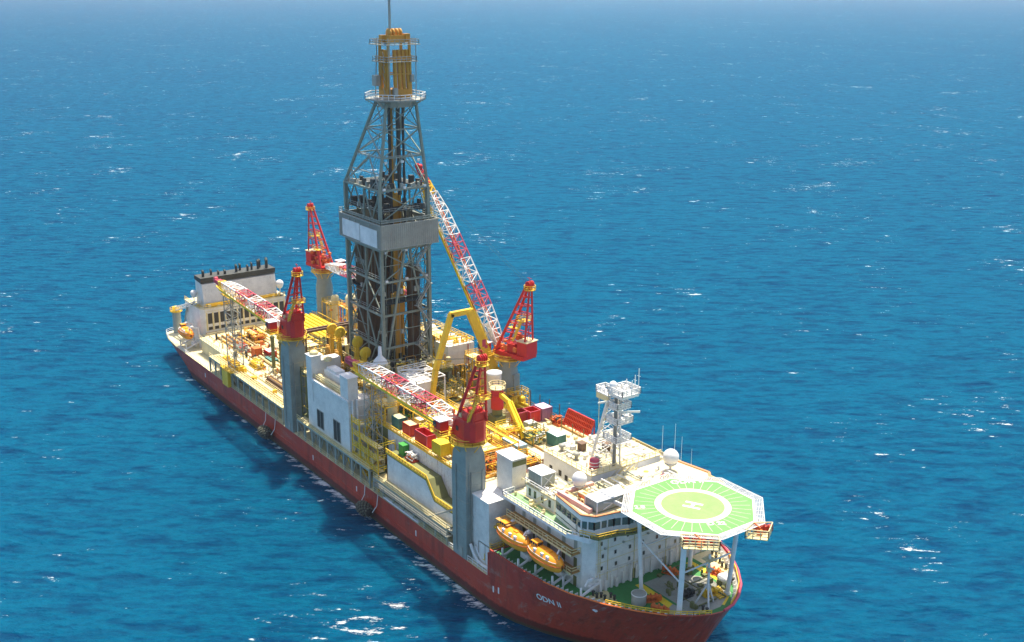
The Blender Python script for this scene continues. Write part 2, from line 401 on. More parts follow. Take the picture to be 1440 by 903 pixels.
# break bulkhead
g.box(72.25, 72.6, -20.9, 20.9, 7, 12)
g.build('hull_plating', HULL, SHIP)
g = G()
for sgn in (1, -1):
    n = len(ins); vs = [(x, sgn * y, 13.07) for x, y in ins] + [(x, sgn * y, 12.02) for x, y in ins12]
    g.add(vs, [(i, i + 1, n + i + 1, n + i) for i in range(n - 1)])
    for i in range(1, 40):
        x = 73 + i * 1.02
        if x > 114: break
        y = hb(x, 12.2) - .3
        if y > 1: g.box(x - .05, x + .05, *sorted((sgn * (y - .75), sgn * y)), 12.02, 13.0)
g.build('bulwark_lining', WHITE, SHIP)
def deckpoly(z, x0, x1, inset=.06):
    P = [p for p in level(z) if x0 < p[0] < x1]
    s = [(x0, hb(max(x0, -119.6), z))] + P + ([(x1, hb(x1, z))] if x1 < 108 else [])
    if x0 < -119: s = [p for p in level(z) if p[0] < x1] + [(x1, hb(x1, z))]
    L = [(x, max(0, y - inset)) for x, y in s]
    return L + [(x, -y) for x, y in reversed(L) if y > 0]
g = G(); g.prism(deckpoly(7, -121, 72.3), 6.6, 7.03); g.build('main_deck', CREAMD, SHIP)
g = G(); P = [p for p in ins12]; poly = [(x, y) for x, y in P] + [(x, -y) for x, y in reversed(P) if y > 0]
g.prism(poly, 11.7, 12.03); g.build('forecastle_deck', GRN, SHIP)
# capping rail of bow: red/orange strip
g = G()
for sgn in (1,):
    Q = [p for p in Pt if p[0] > 94]
    g.path([(x, sgn * y, 13.3) for x, y in Q], .28, 6)
g.build('bow_fender_rail', PINK, SHIP)
g = G(); Q = [p for p in Pt if p[0] > 84]; g.path([(x, -y, 13.18) for x, y in Q if x < 111.5], .13, 5)
g.build('bulwark_cap', ORAE, SHIP)
g = G()
for sgn in (1, -1): g.cut(); g.rail([(x - .2, sgn * (y - .35), 13.1) for x, y in Pt if x > 96 and y > .5], .75, 1.2, .06)
g.build('bow_railing', YEL, SHIP)
# walkways, plating and painted-in sunlit patches on the foredeck
def patch(g, poly, z, th=.012): g.prism(poly, z, z + th)
g = G()
def stripe(p, q, wd): 
    p = V((*p, 0)); q = V((*q, 0)); d = (q - p).normalized(); s = V((-d.y, d.x, 0)) * wd / 2
    return [(v.x, v.y) for v in (p - s, q - s, q + s, p + s)]
for p, q in (((98.2, -4.8), (108.2, -5.2)), ((97.5, 8.6), (105.5, 8.9)), ((104, 3.4), (108, 3.4)), ((110.4, 5.4), (112.0, 2.6)), ((100, 0), (103, 0))):
    g.cut(); patch(g, stripe(p, q, 1.5), 12.034)
g.build('yellow_walkway', YELB, SHIP)
g = G(); patch(g, [(98.5, -3.8), (111.5, -3.8), (112.5, -2), (112.6, 2), (110, 7), (104, 7.6), (98.5, 3)], 12.036); patch(g, [(108.6,-8.6),(111.6,-5.4),(112.6,-3.2),(107,-4.4)],12.038)
g.build('bare_steel_plating', GALV, SHIP)
g = G(); g.cut(); patch(g, [(96.2, 10.4), (104, 10.4), (107.5, 10.5), (101, 15.0), (96.2, 16.6)], 12.036); g.cut(); patch(g, [(96.3, -16.4), (99.2, -15.6), (99.2, -11.5), (96.3, -11)], 12.036)
g.build('painted_sunlit_patch', CREAM, SHIP)  # sunlit areas of the green deck, painted in as cream patches
# chocks, draft marks
g = G()
for x, z in ((74.2, 4.9), (75.8, 5.3), (-5.0, 4.2), (-78, 4.6), (18, 4.6), (45, 4.6), (98.5, 10.6)):
    g.cut(); y = hb(x, z) + .04; g.box(x - .18, x + .18, -y - .03, -y + .25, z - .65, z + .65) if x < 98 else g.box(x - .7, x + .7, -y - .05, -y + .4, z - .2, z + .2)
g.build('draft_mark', WHITE, SHIP)
# name
def lettering(text, size, parent, mat, fn, name='name_lettering', depth=.0):
    cu = bpy.data.curves.new('tmp', 'FONT'); cu.body = text; cu.size = size; cu.extrude = .0; cu.offset = .02 * size; cu.align_x = 'CENTER'; cu.align_y = 'CENTER'
    to = bpy.data.objects.new('tmp', cu); COL.objects.link(to)
    dg = bpy.context.evaluated_depsgraph_get(); me = to.evaluated_get(dg).to_mesh()
    g = G(); g.add([fn(v.co.x, v.co.y) for v in me.vertices], [tuple(p.vertices) for p in me.polygons])
    bpy.data.objects.remove(to); bpy.data.curves.remove(cu)
    return g.build(name, mat, parent)
def onhull(u, v):
    x = 89.0 + u * 1.0; z = 8.75 + v; return (x, -hb(x, z) - .06, z)
lettering('ODN II', 1.75, SHIP, WHITE, onhull)

# side galleries along main deck, with posts and upper gallery deck
for _g in (1,): pass
g = G(); gd = G(); gr = G(); gi = G(); gx = G()
def gallery(x0, x1, sgn, ztop=11.6, wid=4.2, bay=4.4):
    for q_ in (g, gd, gr, gi, gx): q_.cut()
    n = round((x1 - x0) / bay)
    for i in range(n + 1):
        x = x0 + (x1 - x0) * i / n
        g.bar((x, sgn * 20.6, 7), (x, sgn * 20.6, ztop - .2), .42)
        g.bar((x, sgn * 20.6, ztop - .4), (x, sgn * (20.6 - wid), ztop - .4), .3)
        if i < n and i % 2 == 0:
            x2 = x0 + (x1 - x0) * (i + 1) / n
            gx.bar((x, sgn * 20.5, ztop - .5), (x2, sgn * 20.5, 7.4), .14)
    g.bar((x0, sgn * 20.6, ztop - .25), (x1, sgn * 20.6, ztop - .25), .3, .5)
    gd.box(x0, x1, *sorted((sgn * (20.8 - wid), sgn * 20.8)), ztop, ztop + .12)
    gr.rail([(x0, sgn * 20.75, ztop + .1), (x1, sgn * 20.75, ztop + .1)], 1.1, 1.8, .05)
    gr.rail([(x0, sgn * 20.85, 7.03), (x1, sgn * 20.85, 7.03)], 1.1, 1.8, .04)
    gi.box(x0, x1, *sorted((sgn * (20.6 - wid) - .15, sgn * (20.6 - wid) + .15)), 7, ztop)
for sgn in (1, -1):
    gallery(-74, -23, sgn); gallery(-14, 24, sgn, 11.6, 4.2); gallery(-16, 14, sgn, 11.62, 4.2, 7) if 0 else None
    gallery(26, 57, sgn, 10.6, 3.4)
g.build('gallery_frame', GREY, SHIP); gx.build('gallery_brace', GALV, SHIP); gd.build('gallery_deck', CREAM, SHIP); gr.build('side_railing', CREAM, SHIP); gi.build('inner_bulkhead', OLIVE, SHIP)
g = G()
for sgn in (1, -1):
    g.rail([(x, sgn * (y - .15), 7.03) for x, y in aftD if x < -100] + [(-76, sgn * 20.8, 7.03)], 1.1, 1.8, .05)
g.rail([(-119.3, -14, 7.03), (-119.3, 14, 7.03)], 1.1, 1.8, .05)
for sgn in (1,-1): g.rail([(58, sgn*20.8, 7.03), (72, sgn*20.8, 7.03)], 1.1, 1.8, .05)
g.build('stern_railing', WHITE, SHIP)
# long white pipes lashed outside the gallery
g = G()
for i in range(3): g.cut(); g.tube((31, -20.2 - i * .38, 7.5), (46, -20.2 - i * .38, 7.5), .18)
g.build('edge_pipe', WHITE, SHIP)
# rubbing strake
g = G(); g.box(-60, 66, -21.14, -20.98, 3.2, 3.45); g.build('rubbing_strake', HULL, SHIP)

# ------------------------------------------------------------------ pedestal cranes
def crane(name, label, pos, az, elev, square=True, boomlen=45, H=25, rack=True, hook=None):
    T = thing(name, label, 'crane', (0, 0, 0))
    g = G()
    if square:
        # slab-sided welded pedestal, wider low down, chamfered shoulders
        def sec(z, a, b): return [V((x, y, z)) for x, y in ((-a, -b), (a, -b), (a, b), (-a, b))]
        S = [sec(0, 2.5, 2.3), sec(H - 6, 2.6, 2.35), sec(H - 2.6, 2.3, 2.2), sec(H - .6, 1.6, 1.7)]
        for A, B in zip(S[:-1], S[1:]): g.add(A + B, [(i, (i + 1) % 4, 4 + (i + 1) % 4, 4 + i) for i in range(4)])
        g.add(S[-1], [(0, 1, 2, 3)])
        g.tube((0, 0, H - 1.2), (0, 0, H), 1.9, n=16)
    else:
        g.lathe((0, 0, 0), [(2.6, 0), (2.6, H - 5), (2.2, H - 3), (2.1, H)], 20)
        g.box(-2.8, -2.2, -1, 1, 0, H - 4)
    g.build('pedestal', PEDG, T)
    g = G(); g.lathe((0, 0, H), [(2.3, -.5), (2.9, -.3), (2.9, .0), (2.4, .05), (2.4, .8)], 20); g.build('slew_ring', ORAE, T)
    g = G(); n = 16; pts = [(3.9 * math.cos(2 * math.pi * i / n), 3.7 * math.sin(2 * math.pi * i / n), H - .05) for i in range(n)]
    g.lathe((0, 0, H - .2), [(2.3, 0), (3.95, 0), (3.95, .14), (2.3, .14)], 20); g.rail(pts, 1.1, 1.5, .055, close=True)
    for i in range(0, n, 2): g.bar((pts[i][0], pts[i][1], H - .2), (pts[i][0] * .55, pts[i][1] * .55, H - 2.2), .14)
    g.build('ring_platform', YEL, T)
    h = H + .8
    # machinery house, rounded rear
    AX = -5.0 if square else -6.6
    g = G(); prof = [(2.3, -2.1), (2.6, -1.8), (2.6, 1.8), (2.3, 2.1), (-2.0, 2.3), (-3.4, 1.9), (-4.0, 1.0), (-4.0, -1.0), (-3.4, -1.9), (-2.0, -2.3)]
    if square:
        g.prism(prof, h, h + 4.3); g.box(-3.8, -.6, -1.8, 1.8, h + 4.3, h + 5.9); g.box(-3.3, -1.5, -1.2, 1.2, h + 5.9, h + 6.6)
        for k in range(-3, 4): g.box(-4.05, -3.98, k * .28 - .04, k * .28 + .04, h + .5, h + 3.8)
    else:
        g.prism([(3.2, -2.2), (3.2, 2.2), (-6.8, 2.4), (-6.8, -2.4)], h, h + 1.0); g.box(-7.4, -4.4, -1.9, 1.9, h + 1.0, h + 4.4); g.box(-3.2, -1.0, -1.2, 1.6, h + 1, h + 3.2)
    g.build('machinery_house', RED, T)
    g = G(); (g.box(-.5, 2.5, -2.0, 2.0, h + 4.31, h + 4.42), g.box(-.3, .6, .6, 1.9, h + 4.4, h + 5.1)) if square else g.box(-7.6, -4.2, -2.1, 2.1, h + 4.4, h + 4.55); g.build('roof_deck', CREAM, T)
    g = G(); g.box(-1.6, -.6, -2.34, -2.15, h + .1, h + 2.1); g.box(.2, 1.0, 2.0, 2.3, h + 1.4, h + 2.3)
    if square: g.build('house_door', DARK, T)
    # A frame
    ap = V((AX, 0, H + (18.2 if square else 19.2))); zr = h + (4.0 if square else .8); RX = -4.3 if square else -6.3; LZ = h + 5.1 if square else h + 1.8
    for k, (x, y, z0, rr) in enumerate(((2.6, -2.2, h + .2, .36), (2.6, 2.2, h + .2, .36), (RX + (.4 if square else 0), -1.7, zr, .26), (RX + (.4 if square else 0), 1.7, zr, .26))):
        g = G(); g.tube((x, y, z0), ap + V((.5 if x > 0 else -.3, y * .2, 0)), rr, rr * .9, n=8); g.build('gantry_leg', RED, T)
    g = G()
    for tt in (.16, .30, .44, .58, .7, .82):
        c = []
        for x, y, z0 in ((2.6, -2.1, h + .6), (2.6, 2.1, h + .6), (RX, 1.8, zr), (RX, -1.8, zr)):
            c.append(V((x, y, z0)).lerp(ap + V((.5 if x > 0 else -.3, y * .2, 0)), tt))
        for i in range(4):
            g.bar(c[i], c[(i + 1) % 4], .18)
        g.bar(c[0], c[2], .12); g.bar(c[3], c[1], .12)
    g.bar((RX, -1.8, zr), (RX - .1, 1.0, h + 10), .12); g.bar((RX, 1.8, zr), (RX - .1, -1.0, h + 10), .12)
    g.build('gantry_brace', RED, T)
    g = G(); g.box(-6.0, -3.6, -1.4, 1.4, h + 9.2, h + 9.32); g.rail([(-6, -1.4, h + 9.3), (-3.6, -1.4, h + 9.3), (-3.6, 1.4, h + 9.3), (-6, 1.4, h + 9.3)], 1, 1.2, .05, close=True)
    g.box(-1.5, 1.4, -2.6, -1.2, h + 6.0, h + 6.1); g.rail([(-1.5, -2.6, h + 6.1), (1.4, -2.6, h + 6.1), (1.4, -1.2, h + 6.1)], 1, 1.2, .05)
    g.stairs((-3.4, 2.2, h + 4.4), (-5.4, 1.6, h + 9.2), .6)
    g.build('access_platform', YEL, T)
    g = G(); g.tube(ap + V((0, 0, -1.3)), ap + V((0, 0, -1.15)), 1.45, n=12)
    n = 10; g.rail([tuple(ap + V((1.4 * math.cos(6.283 * i / n), 1.4 * math.sin(6.283 * i / n), -1.15))) for i in range(n)], .9, 1.2, .05, close=True)
    g.build('crown_platform', YEL, T)
    g = G()
    for y in (-.7, -.25, .25, .7): g.lathe((ap.x, y, ap.z + .1), [(.6, -.1), (.75, -.1), (.75, .1), (.6, .1)], 14, ax='y')
    g.bar(ap + V((0, -1, .1)), ap + V((0, 1, .1)), .3); g.bar(ap, ap + V((.2, 0, 1.7)), .12); g.bar(ap + V((-.6, 0, 1.5)), ap + V((.8, 0, 1.5)), .08); g.bar(ap + V((0, 0, -1.2)), ap, .6); g.build('sheave', RED, T)
    g = G(); 
    for y in (-1.3, 0, 1.3): g.cut(); g.lathe((-.6 + .2 * y, y * .8, LZ), [(.75, -.45), (.75, -.38), (.5, -.36), (.5, .36), (.75, .38), (.75, .45)], 12, ax='y')
    for i in range(7): g.cbox((random.uniform(-.5, 2.4), random.uniform(-2, 2), LZ - .3), (.5, .5, .8))
    if not square:
        for i in range(16): g.cbox((random.uniform(-4, 2.6), random.uniform(-2, 2), h + random.uniform(1.2, 5)), (random.uniform(.4, 1.3), random.uniform(.4, 1), random.uniform(.4, 1.2)))
    g.build('winch', ORAE, T)
    # boom
    e = R(elev); hp = V((3.0, 0, h + 1.2)); D = V((math.cos(e), 0, math.sin(e))); Un = V((-math.sin(e), 0, math.cos(e)))
    P = lambda s, y=0, u=0: hp + D * s + V((0, y, 0)) + Un * u
    L = boomlen; segs = [(0, .09, 0), (.09, .25, 1), (.25, .40, 2), (.40, .56, 1), (.56, .70, 2), (.70, .84, 1), (.84, .95, 0)]
    def wh(t):
        w_ = 2.1 + 1.3 * min(1, t / .14) if t < .14 else (3.4 if t < .75 else 3.4 - (t - .75) / .25 * 2.0)
        h_ = .9 + 1.7 * min(1, t / .14) if t < .14 else (2.6 if t < .75 else 2.6 - (t - .75) / .25 * 1.5)
        return w_, h_
    for (a_, b_, k) in ((0, .09, 'W'), (.09, .22, 'W'), (.22, .36, 'R'), (.36, .50, 'W'), (.50, .64, 'R'), (.64, .78, 'W'), (.78, .90, 'W')):
        w1, h1 = wh(a_); w2, h2 = wh(b_); g = G()
        n = max(2, round((b_ - a_) * L / 2.0))
        g.truss(P(a_ * L, 0, h1 * .2), P(b_ * L, 0, h2 * .2), w1, h1, n, .17, w2, h2, side=(0, 1, 0), rb=.10)
        g.build('boom_section', WHITE if k == 'W' else PINK if k == 'R' else RED, T)
    g = G()
    for y in (-.55, .55): g.bar(P(0, y * 1.6, -.3), P(6, y * 1.6, .2), .25, 1.3)
    g.build('boom_foot', WHITE, T)
    sgn = 1
    g = G(); # maintenance walkway and hoses along boom
    g.bar(P(2, sgn * 2.15, -.95), P(.9 * L, sgn * 1.55, -.75), .75, .12); g.bar(P(2, sgn * 2.5, .05), P(.9 * L, sgn * 1.9, .2), .08); g.bar(P(2, sgn * 2.55, -.85), P(.9 * L, sgn * 1.95, -.65), .22, .5)
    nn = 18
    for i in range(nn + 1):
        s = 2 + (.9 * L - 2) * i / nn; yy = 2.5 - .6 * i / nn; g.bar(P(s, sgn * yy, -.85), P(s, sgn * yy, .1), .07)
    g.build('boom_walkway', YELB, T)
    g = G(); g.tube(P(1, -.3, .9), P(.88 * L, -.3, .9), .16, n=6); g.tube(P(1, .5, .8), P(.88 * L, .3, .8), .1, n=5); g.box(0,0,0,0,0,0) if 0 else None
    g.build('boom_pipe', ORAE, T)
    g = G(); g.truss(P(.90 * L, 0, .2), P(.97 * L, 0, .1), 1.8, 1.6, 2, .2, 1.5, 1.2, side=(0, 1, 0), rb=.14)
    g.bar(P(.9 * L, -1.2, -.8), P(.97 * L, -1.2, -.5), 1.0, .15); g.bar(P(.9 * L, 1.2, -.8), P(.97 * L, 1.2, -.5), 1.0, .15)
    for y in (-.9, .9): g.bar(P(.9 * L, y, -.6), P(.97 * L, y, .6), .25, .6)
    g.build('boom_head', YEL, T)
    g = G(); g.truss(P(.97 * L, 0, .1), P(1.08 * L, 0, -.3), 1.5, 1.2, 3, .17, .6, .6, side=(0, 1, 0), rb=.12)
    for s in (.96, 1.0, 1.06): g.lathe(tuple(P(s * L, 0, .3)), [(.3, -.5), (.6, -.5), (.6, .5), (.3, .5)], 12, ax='y')
    g.build('boom_jib', RED if elev > 20 else PINK, T)
    # cab hung beside boom foot
    g = G(); c = V((4.6, 3.4, h + 1.3)); g.cbox(c, (2.3, 2.0, 2.4)); g.build('cab', RED, T)
    g = G(); g.box(c.x + .3, c.x + 1.33, c.y - .9, c.y + 1.12, c.z - .2, c.z + .9); cabw = g.build('cab_window', GLASS, T)
    g = G(); g.cbox(c + V((0, 0, 1.4)), (2.9, 2.5, .16)); g.build('cab_roof', WHITE, T)
    g = G(); g.cbox(c + V((-.4, 0, -1.4)), (4.4, 3.2, .15)); g.bar(c + V((-1.2, 0, -1.5)), V((1.5, 1.5, h - .2)), .3, .4)
    g.rail([(c.x + 1.7, c.y + 1.6, c.z - 1.35), (c.x - 2.5, c.y + 1.6, c.z - 1.35), (c.x - 2.5, c.y - 1.5, c.z - 1.35)], 1.1, 1.3, .05); g.build('cab_platform', YEL, T)
    # ropes
    g = G()
    for y in (-.5, .5): g.cut(); g.tube(ap + V((.4, y, 0)), P(.93 * L, y, .9), .035, n=4, caps=False)
    g.build('pendant_rope', DARK, T)
    if hook:
        g = G(); q = P(.985 * L, 0, -.2); e_ = q - V((0, 0, hook)); e_.x = q.x; g.tube(q, e_, .05, n=4)
        g.build('hoist_rope', DARK, T)
        g = G(); g.box(e_.x - .5, e_.x + .5, -.4, .4, e_.z - 1.6, e_.z); g.lathe((e_.x, 0, e_.z - 2.1), [(.25, -.2), (.5, -.2), (.5, .2), (.25, .2)], 10, ax='y'); g.build('hook_block', DARK, T)
    g = G()
    if square:
        for z in (6.5, 12.5, 18.5): 
            for x in (-2.62, 2.62): g.box(x - .03, x + .03, -2.3, 2.3, z, z + .18)
            for y in (-2.36, 2.36): g.box(-2.5, 2.5, y - .03, y + .03, z, z + .18)
        g.box(-2.85, -2.6, -1.9, -1.4, 1, H - 6); g.tube((-2.8, 1.2, 1), (-2.8, 1.2, H - 6), .12); g.tube((-2.8, 1.6, 1), (-2.8, 1.6, H - 4), .08)
        g.box(-1.2, .0, 2.3, 2.42, .1, 2.3); g.box(-2.7, -2.6, -.6, .3, .1, 2.2); g.cbox((-2.8, .6, 3.4), (.4, .6, .8)); g.tube((.9, 2.5, 1), (.9, 2.5, H - 5), .1)
    g.build('pedestal_trunking', GALV, T)
    # ladder on pedestal
    g = G()
    if square:
        for y in (-.3, .3): g.bar((2.75, y, 2), (2.75, y, H - 3), .08)
        for i in range(int(H - 6)): g.bar((2.75, -.3, 2.5 + i), (2.75, .3, 2.5 + i), .06)
    else:
        g.stairs((-1, -3.3, 1), (3, -3.3, 6), .8); g.stairs((3, -3.5, 6), (-1, -3.5, 11), .8); g.box(-1.5, 3.5, -3.9, -2.5, 11, 11.1); g.rail([(-1.5, -3.9, 11.1), (3.5, -3.9, 11.1)], 1.1, 1.5, .05)
    g.build('ladder', YEL, T)
    T.location = pos; T.rotation_euler = (0, 0, R(az)); ORG[T.name] = V((0, 0, 0))
    return T
crane('pedestal_crane', 'red crane beside the square white block, its boom lying aft over the stern deck', (-18.8, -18.7, 7), 180, 2.0)
crane('pedestal_crane', 'nearest red crane, on the tall grey slab pedestal just aft of two orange lifeboats', (62.4, -18.7, 7), 180, .3)
crane('pedestal_crane', 'red crane on the far side with its boom raised steeply beside the derrick', (24.2, 18, 7), 193, 56.5, square=False, H=24.5, boomlen=46, hook=7)
crane('pedestal_crane', 'distant red crane between the white engine casing and the derrick, boom pointing at the derrick', (-75, 18, 7), 3, 1.5, square=False, H=25)

# ------------------------------------------------------------------ derrick
DT = thing('drilling_derrick', 'tall grey-green steel lattice drilling derrick with wide grey wind wall and yellow crown', 'derrick', (-1.6, 0, 28))
X0, X1, YA = -10.2, 6.9, 6.5
Z0, Z1 = 27.0, 71.6
TX0, TX1, TY, ZT = 1.7, 6.6, 3.9, 91.5
for x, y, tx, ty in ((X0, -YA, TX0, -TY), (X1, -YA, TX1, -TY), (X1, YA, TX1, TY), (X0, YA, TX0, TY)):
    g = G(); g.bar((x, y, Z0), (x, y, Z1), .75); g.bar((x, y, Z1), (tx, ty, ZT), .55)
    g.tube((x + .5 * (1 if x < 0 else -1), y + .35 * (1 if y < 0 else -1), Z0), (x + .5 * (1 if x < 0 else -1), y + .35 * (1 if y < 0 else -1), Z1), .18, n=6)
    g.build('leg', DERG, DT)
def faceX(g, A, B, zs, Ax=None, k=0, th=.28, style='X'):
    pass
belts = [33.2, 41.4, 49.6, 57.4, 64.2, Z1]
corn = [(X0, -YA), (X1, -YA), (X1, YA), (X0, YA)]
g = G()
for z in belts:
    for i in range(4):
        a_, b_ = corn[i], corn[(i + 1) % 4]; g.bar((*a_, z), (*b_, z), .42, .5)
g.build('girt', DERG, DT)
def lat(g, p0, p1, q0, q1, th=.3, kind='X'):
    m = (V(p1) + V(q1)) / 2; mb = (V(p0) + V(q0)) / 2
    if kind == 'X': g.bar(p0, q1, th); g.bar(q0, p1, th)
    elif kind == 'K': g.bar(p0, m, th); g.bar(q0, m, th)
    elif kind == 'V': g.bar(p1, mb, th); g.bar(q1, mb, th)
for fi, nm in enumerate(('starboard', 'fore', 'port', 'aft')):
    g = G(); a_, b_ = corn[fi], corn[(fi + 1) % 4]; zz = [Z0] + belts
    if nm == 'fore':
        m = (6.9, 0, 49.6); g.bar((X1, -YA + .5, 29), (X1, -.2, 56.8), .5); g.bar((X1, YA, 30), (X1, 1.2, 56.8), .4)
        g.bar((X1, -YA, 49.6), (X1, YA, 57.2), .25); g.bar((X1, YA, 49.6), (X1, -YA, 57.2), .25)
        for za, zb in ((57.4, 64.2), (64.2, Z1)): lat(g, (*a_, za), (*a_, zb), (*b_, za), (*b_, zb), .26)
    else:
        # split each face in two bays
        for j, (za, zb) in enumerate(zip(zz[:-1], zz[1:])):
            xm = .45
            c_ = (a_[0] + (b_[0] - a_[0]) * (1 - xm), a_[1] + (b_[1] - a_[1]) * (1 - xm)) if nm == 'starboard' else ((a_[0] + b_[0]) / 2, (a_[1] + b_[1]) / 2)
            g.bar((*c_, za), (*c_, zb), .35)
            lat(g, (*a_, za), (*a_, zb), (*c_, za), (*c_, zb), .26, 'XKVK'[j % 4]); lat(g, (*c_, za), (*c_, zb), (*b_, za), (*b_, zb), .28, 'KVXK'[j % 4])
    g.build('face_bracing', DERG, DT)
# taper bracing
def tc(i, t):
    T_ = ((TX0, -TY), (TX1, -TY), (TX1, TY), (TX0, TY))[i]; return V((*corn[i], Z1)).lerp(V((*T_, ZT)), t)
for fi in range(4):
    g = G(); ts = [0, .38, .7, 1]
    j = (fi + 1) % 4
    for k, (t0, t1) in enumerate(zip(ts[:-1], ts[1:])):
        lat(g, tc(fi, t0), tc(fi, t1), tc(j, t0), tc(j, t1), .26 - .04 * k, ('K', 'X', 'X')[k]); g.bar(tc(fi, t1), tc(j, t1), .28)
        if k == 0:
            m0 = tc(fi, t0).lerp(tc(j, t0), .25); g.bar(m0, tc(fi, t0).lerp(tc(fi, t1), .5), .18); m0 = tc(fi, t0).lerp(tc(j, t0), .75); g.bar(m0, tc(j, t0).lerp(tc(j, t1), .5), .18)
            if fi == 0:
                g.bar(tc(fi, .19), tc(j, .19), .2)
    g.build('taper_bracing', GALV if fi == 0 else DERG, DT)
# wind wall belt
W0, W1, WY = -11.4, 9.3, 7.8
g = G()
for i, (p, q) in enumerate((((W0, -WY), (W1, -WY)), ((W1, -WY), (W1, WY)), ((W1, WY), (W0, WY)), ((W0, WY), (W0, -WY)))):
    n = int((V(q) - V(p)).length / .55); p3 = V((*p, 0)); q3 = V((*q, 0)); nr = (q3 - p3).normalized().cross(V((0, 0, 1)))
    L_ = (q3 - p3).length
    g.bar(p3 + V((0, 0, 61.2)), q3 + V((0, 0, 61.2)), .2, 5.4)
    for k in range(n): 
        a2 = p3.lerp(q3, (k + .5) / n) + nr * .12; g.bar(a2 + V((0, 0, 58.55)), a2 + V((0, 0, 63.85)), .2, .16)
    for z in (58.4, 64.0): g.bar(p3 + V((0, 0, z)), q3 + V((0, 0, z)), .4, .25)
g.build('wind_wall', GALV, DT)
g = G(); g.cut().box(-9.4, -.6, -8.13, -7.95, 58.8, 62.9); g.cut().box(-.3, 7.9, -8.13, -7.95, 58.6, 62.7); g.build('blank_name_board', WHITE, DT)
g = G(); g.rail([(W0, -WY, 64.1), (W1, -WY, 64.1), (W1, WY, 64.1), (W0, WY, 64.1)], 1.1, 1.8, .055, close=True)
for x in (-6, -3, 4): g.box(x, x + .5, -8.3, -7.9, 63.2, 63.6)
for (p, q) in (((W0, -WY), (W0, WY)), ((W1, -WY), (W1, WY))):
    for y in (-6, -2, 2, 6): g.bar((p[0], y, 58.3), (X0 if p[0] < 0 else X1, y * .9, 55.5), .2)
g.build('wind_wall_railing', GREY, DT)
# internal platforms, fingerboards, dark equipment
g = G()
for (xa, xb, ya, yb, z) in ((X0, -2, -YA, YA, 58.6), (2, X1, -YA, YA, 58.6), (X0, -4, -6, 6, 66), (3.5, X1, -6, 6, 66.5), (X0, X1, -YA, -4, Z1), (X0, X1, 4, YA, Z1), (X0, -5, -4, 4, Z1), (X0, -3, -6, 6, 46), (3.8, X1, -6, 6, 44)):
    g.cut(); g.box(xa, xb, ya, yb, z, z + .18)
    for k in range(int((xb - xa) / .9)):
        if z < 67: g.box(xa + .3 + k * .9, xa + .5 + k * .9, ya + .3, yb - .3, z + .18, z + .5)
g.build('fingerboard', DARK, DT)
g = G()
for _ in range(90):
    z = random.choice((58.8, 58.8, 66.2, 66.2, Z1 + .1, Z1 + .1, 46.2, 28, 28)); x = random.uniform(X0 + .5, X1 - .5); y = random.uniform(-6, 6)
    if -3 < x < 3 and abs(y) < 3 and z > 40: continue
    g.cut('equipment_box'); s = random.uniform(.4, 1.3); g.cbox((x, y, z + s * .8), (s, random.uniform(.4, 1.4), s * 1.6))
for _ in range(60):
    x, y, z = random.uniform(X0, X1), random.uniform(-6, 6), random.choice((50, 57, 60, 64, 67, 70, 40)); d = random.choice(((1, 0, 0), (0, 1, 0), (0, 0, 1))); l = random.uniform(1, 4)
    q = V((x, y, z)) + V(d) * l; q.x = min(q.x, X1); q.y = min(q.y, YA); g.cut('cross_member'); g.bar((x, y, z), q, .18)
g.build('derrick_machinery', DARK, DT)
g = G()
for _ in range(46):
    z = random.choice((58.8, 66.2, Z1, Z1, 46.2, 36, 52)); a2 = random.choice(((random.uniform(X0, X1), -6.1), (X1 - .4, random.uniform(-6, 6))))
    g.cut(); g.cbox((a2[0], a2[1], z + .7), (.6, .6, random.uniform(.6, 1.4)))
for z in (33.4, 41.6, 49.8, 66.2, 78.5):
    g.cut('platform_railing')
    g.rail([(X0 + .4 if z < 70 else -5, -YA + .3 if z < 70 else -5.2, z), (X1 - .4 if z < 70 else 6.4, -YA + .3 if z < 70 else -5.2, z)], 1.0, 1.6, .05)
    if z > 60: g.rail([(X1 - .2, -YA + 1, z), (X1 - .2, YA - 1, z)], 1, 1.6, .05)
g.build('service_fitting', GALV, DT)
# setback pipe stands
for (xa, xb, ya, yb, zt) in ((-8.6, -4.9, -5.2, -1.0, 57), (-4.3, -1.6, -5.2, -2.6, 57.5), (-8.6, -5.5, .6, 5.2, 57), (3.2, 5.2, 2.4, 5.2, 52)):
    g = G(); x = xa
    while x < xb:
        y = ya
        while y < yb: g.tube((x, y, 28), (x, y, zt + random.uniform(-.5, .5)), .13, n=5); y += .42
        x += .42
    g.build('pipe_stand', BROWN, DT)
# guide rails / top drive
g = G(); 
for y in (-.9, .9): g.cut(); g.bar((3.2, y, 28), (3.2, y, 92), .5, .6)
g.cut('top_drive').box(2.4, 3.2, -.55, .55, 30, 70); g.box(1.4, 4.0, -1.2, 1.2, 40, 45); g.build('guide_rail', ORG_, DT)
g = G(); g.bar((-4.6, -.7, 28), (-4.6, -.7, 70), .4); g.bar((-4.6, .7, 28), (-4.6, .7, 70), .4); g.box(-5.6, -3.8, -1, 1, 52, 55); g.tube((.4, 0, 28), (.4, 0, 90), .22, n=6); g.tube((4.6, 1.5, 56), (4.6, 1.5, 92), .3); g.tube((3.9, -1.6, 60), (3.9, -1.6, 92), .25); g.tube((5.0, 0, 70), (4.9, 0, 92), .5); g.build('auxiliary_guide', DARK, DT)
g = G(); g.stairs((-9.5, 6.0, 28), (-9.5, -5.5, 41), .8) if 0 else None
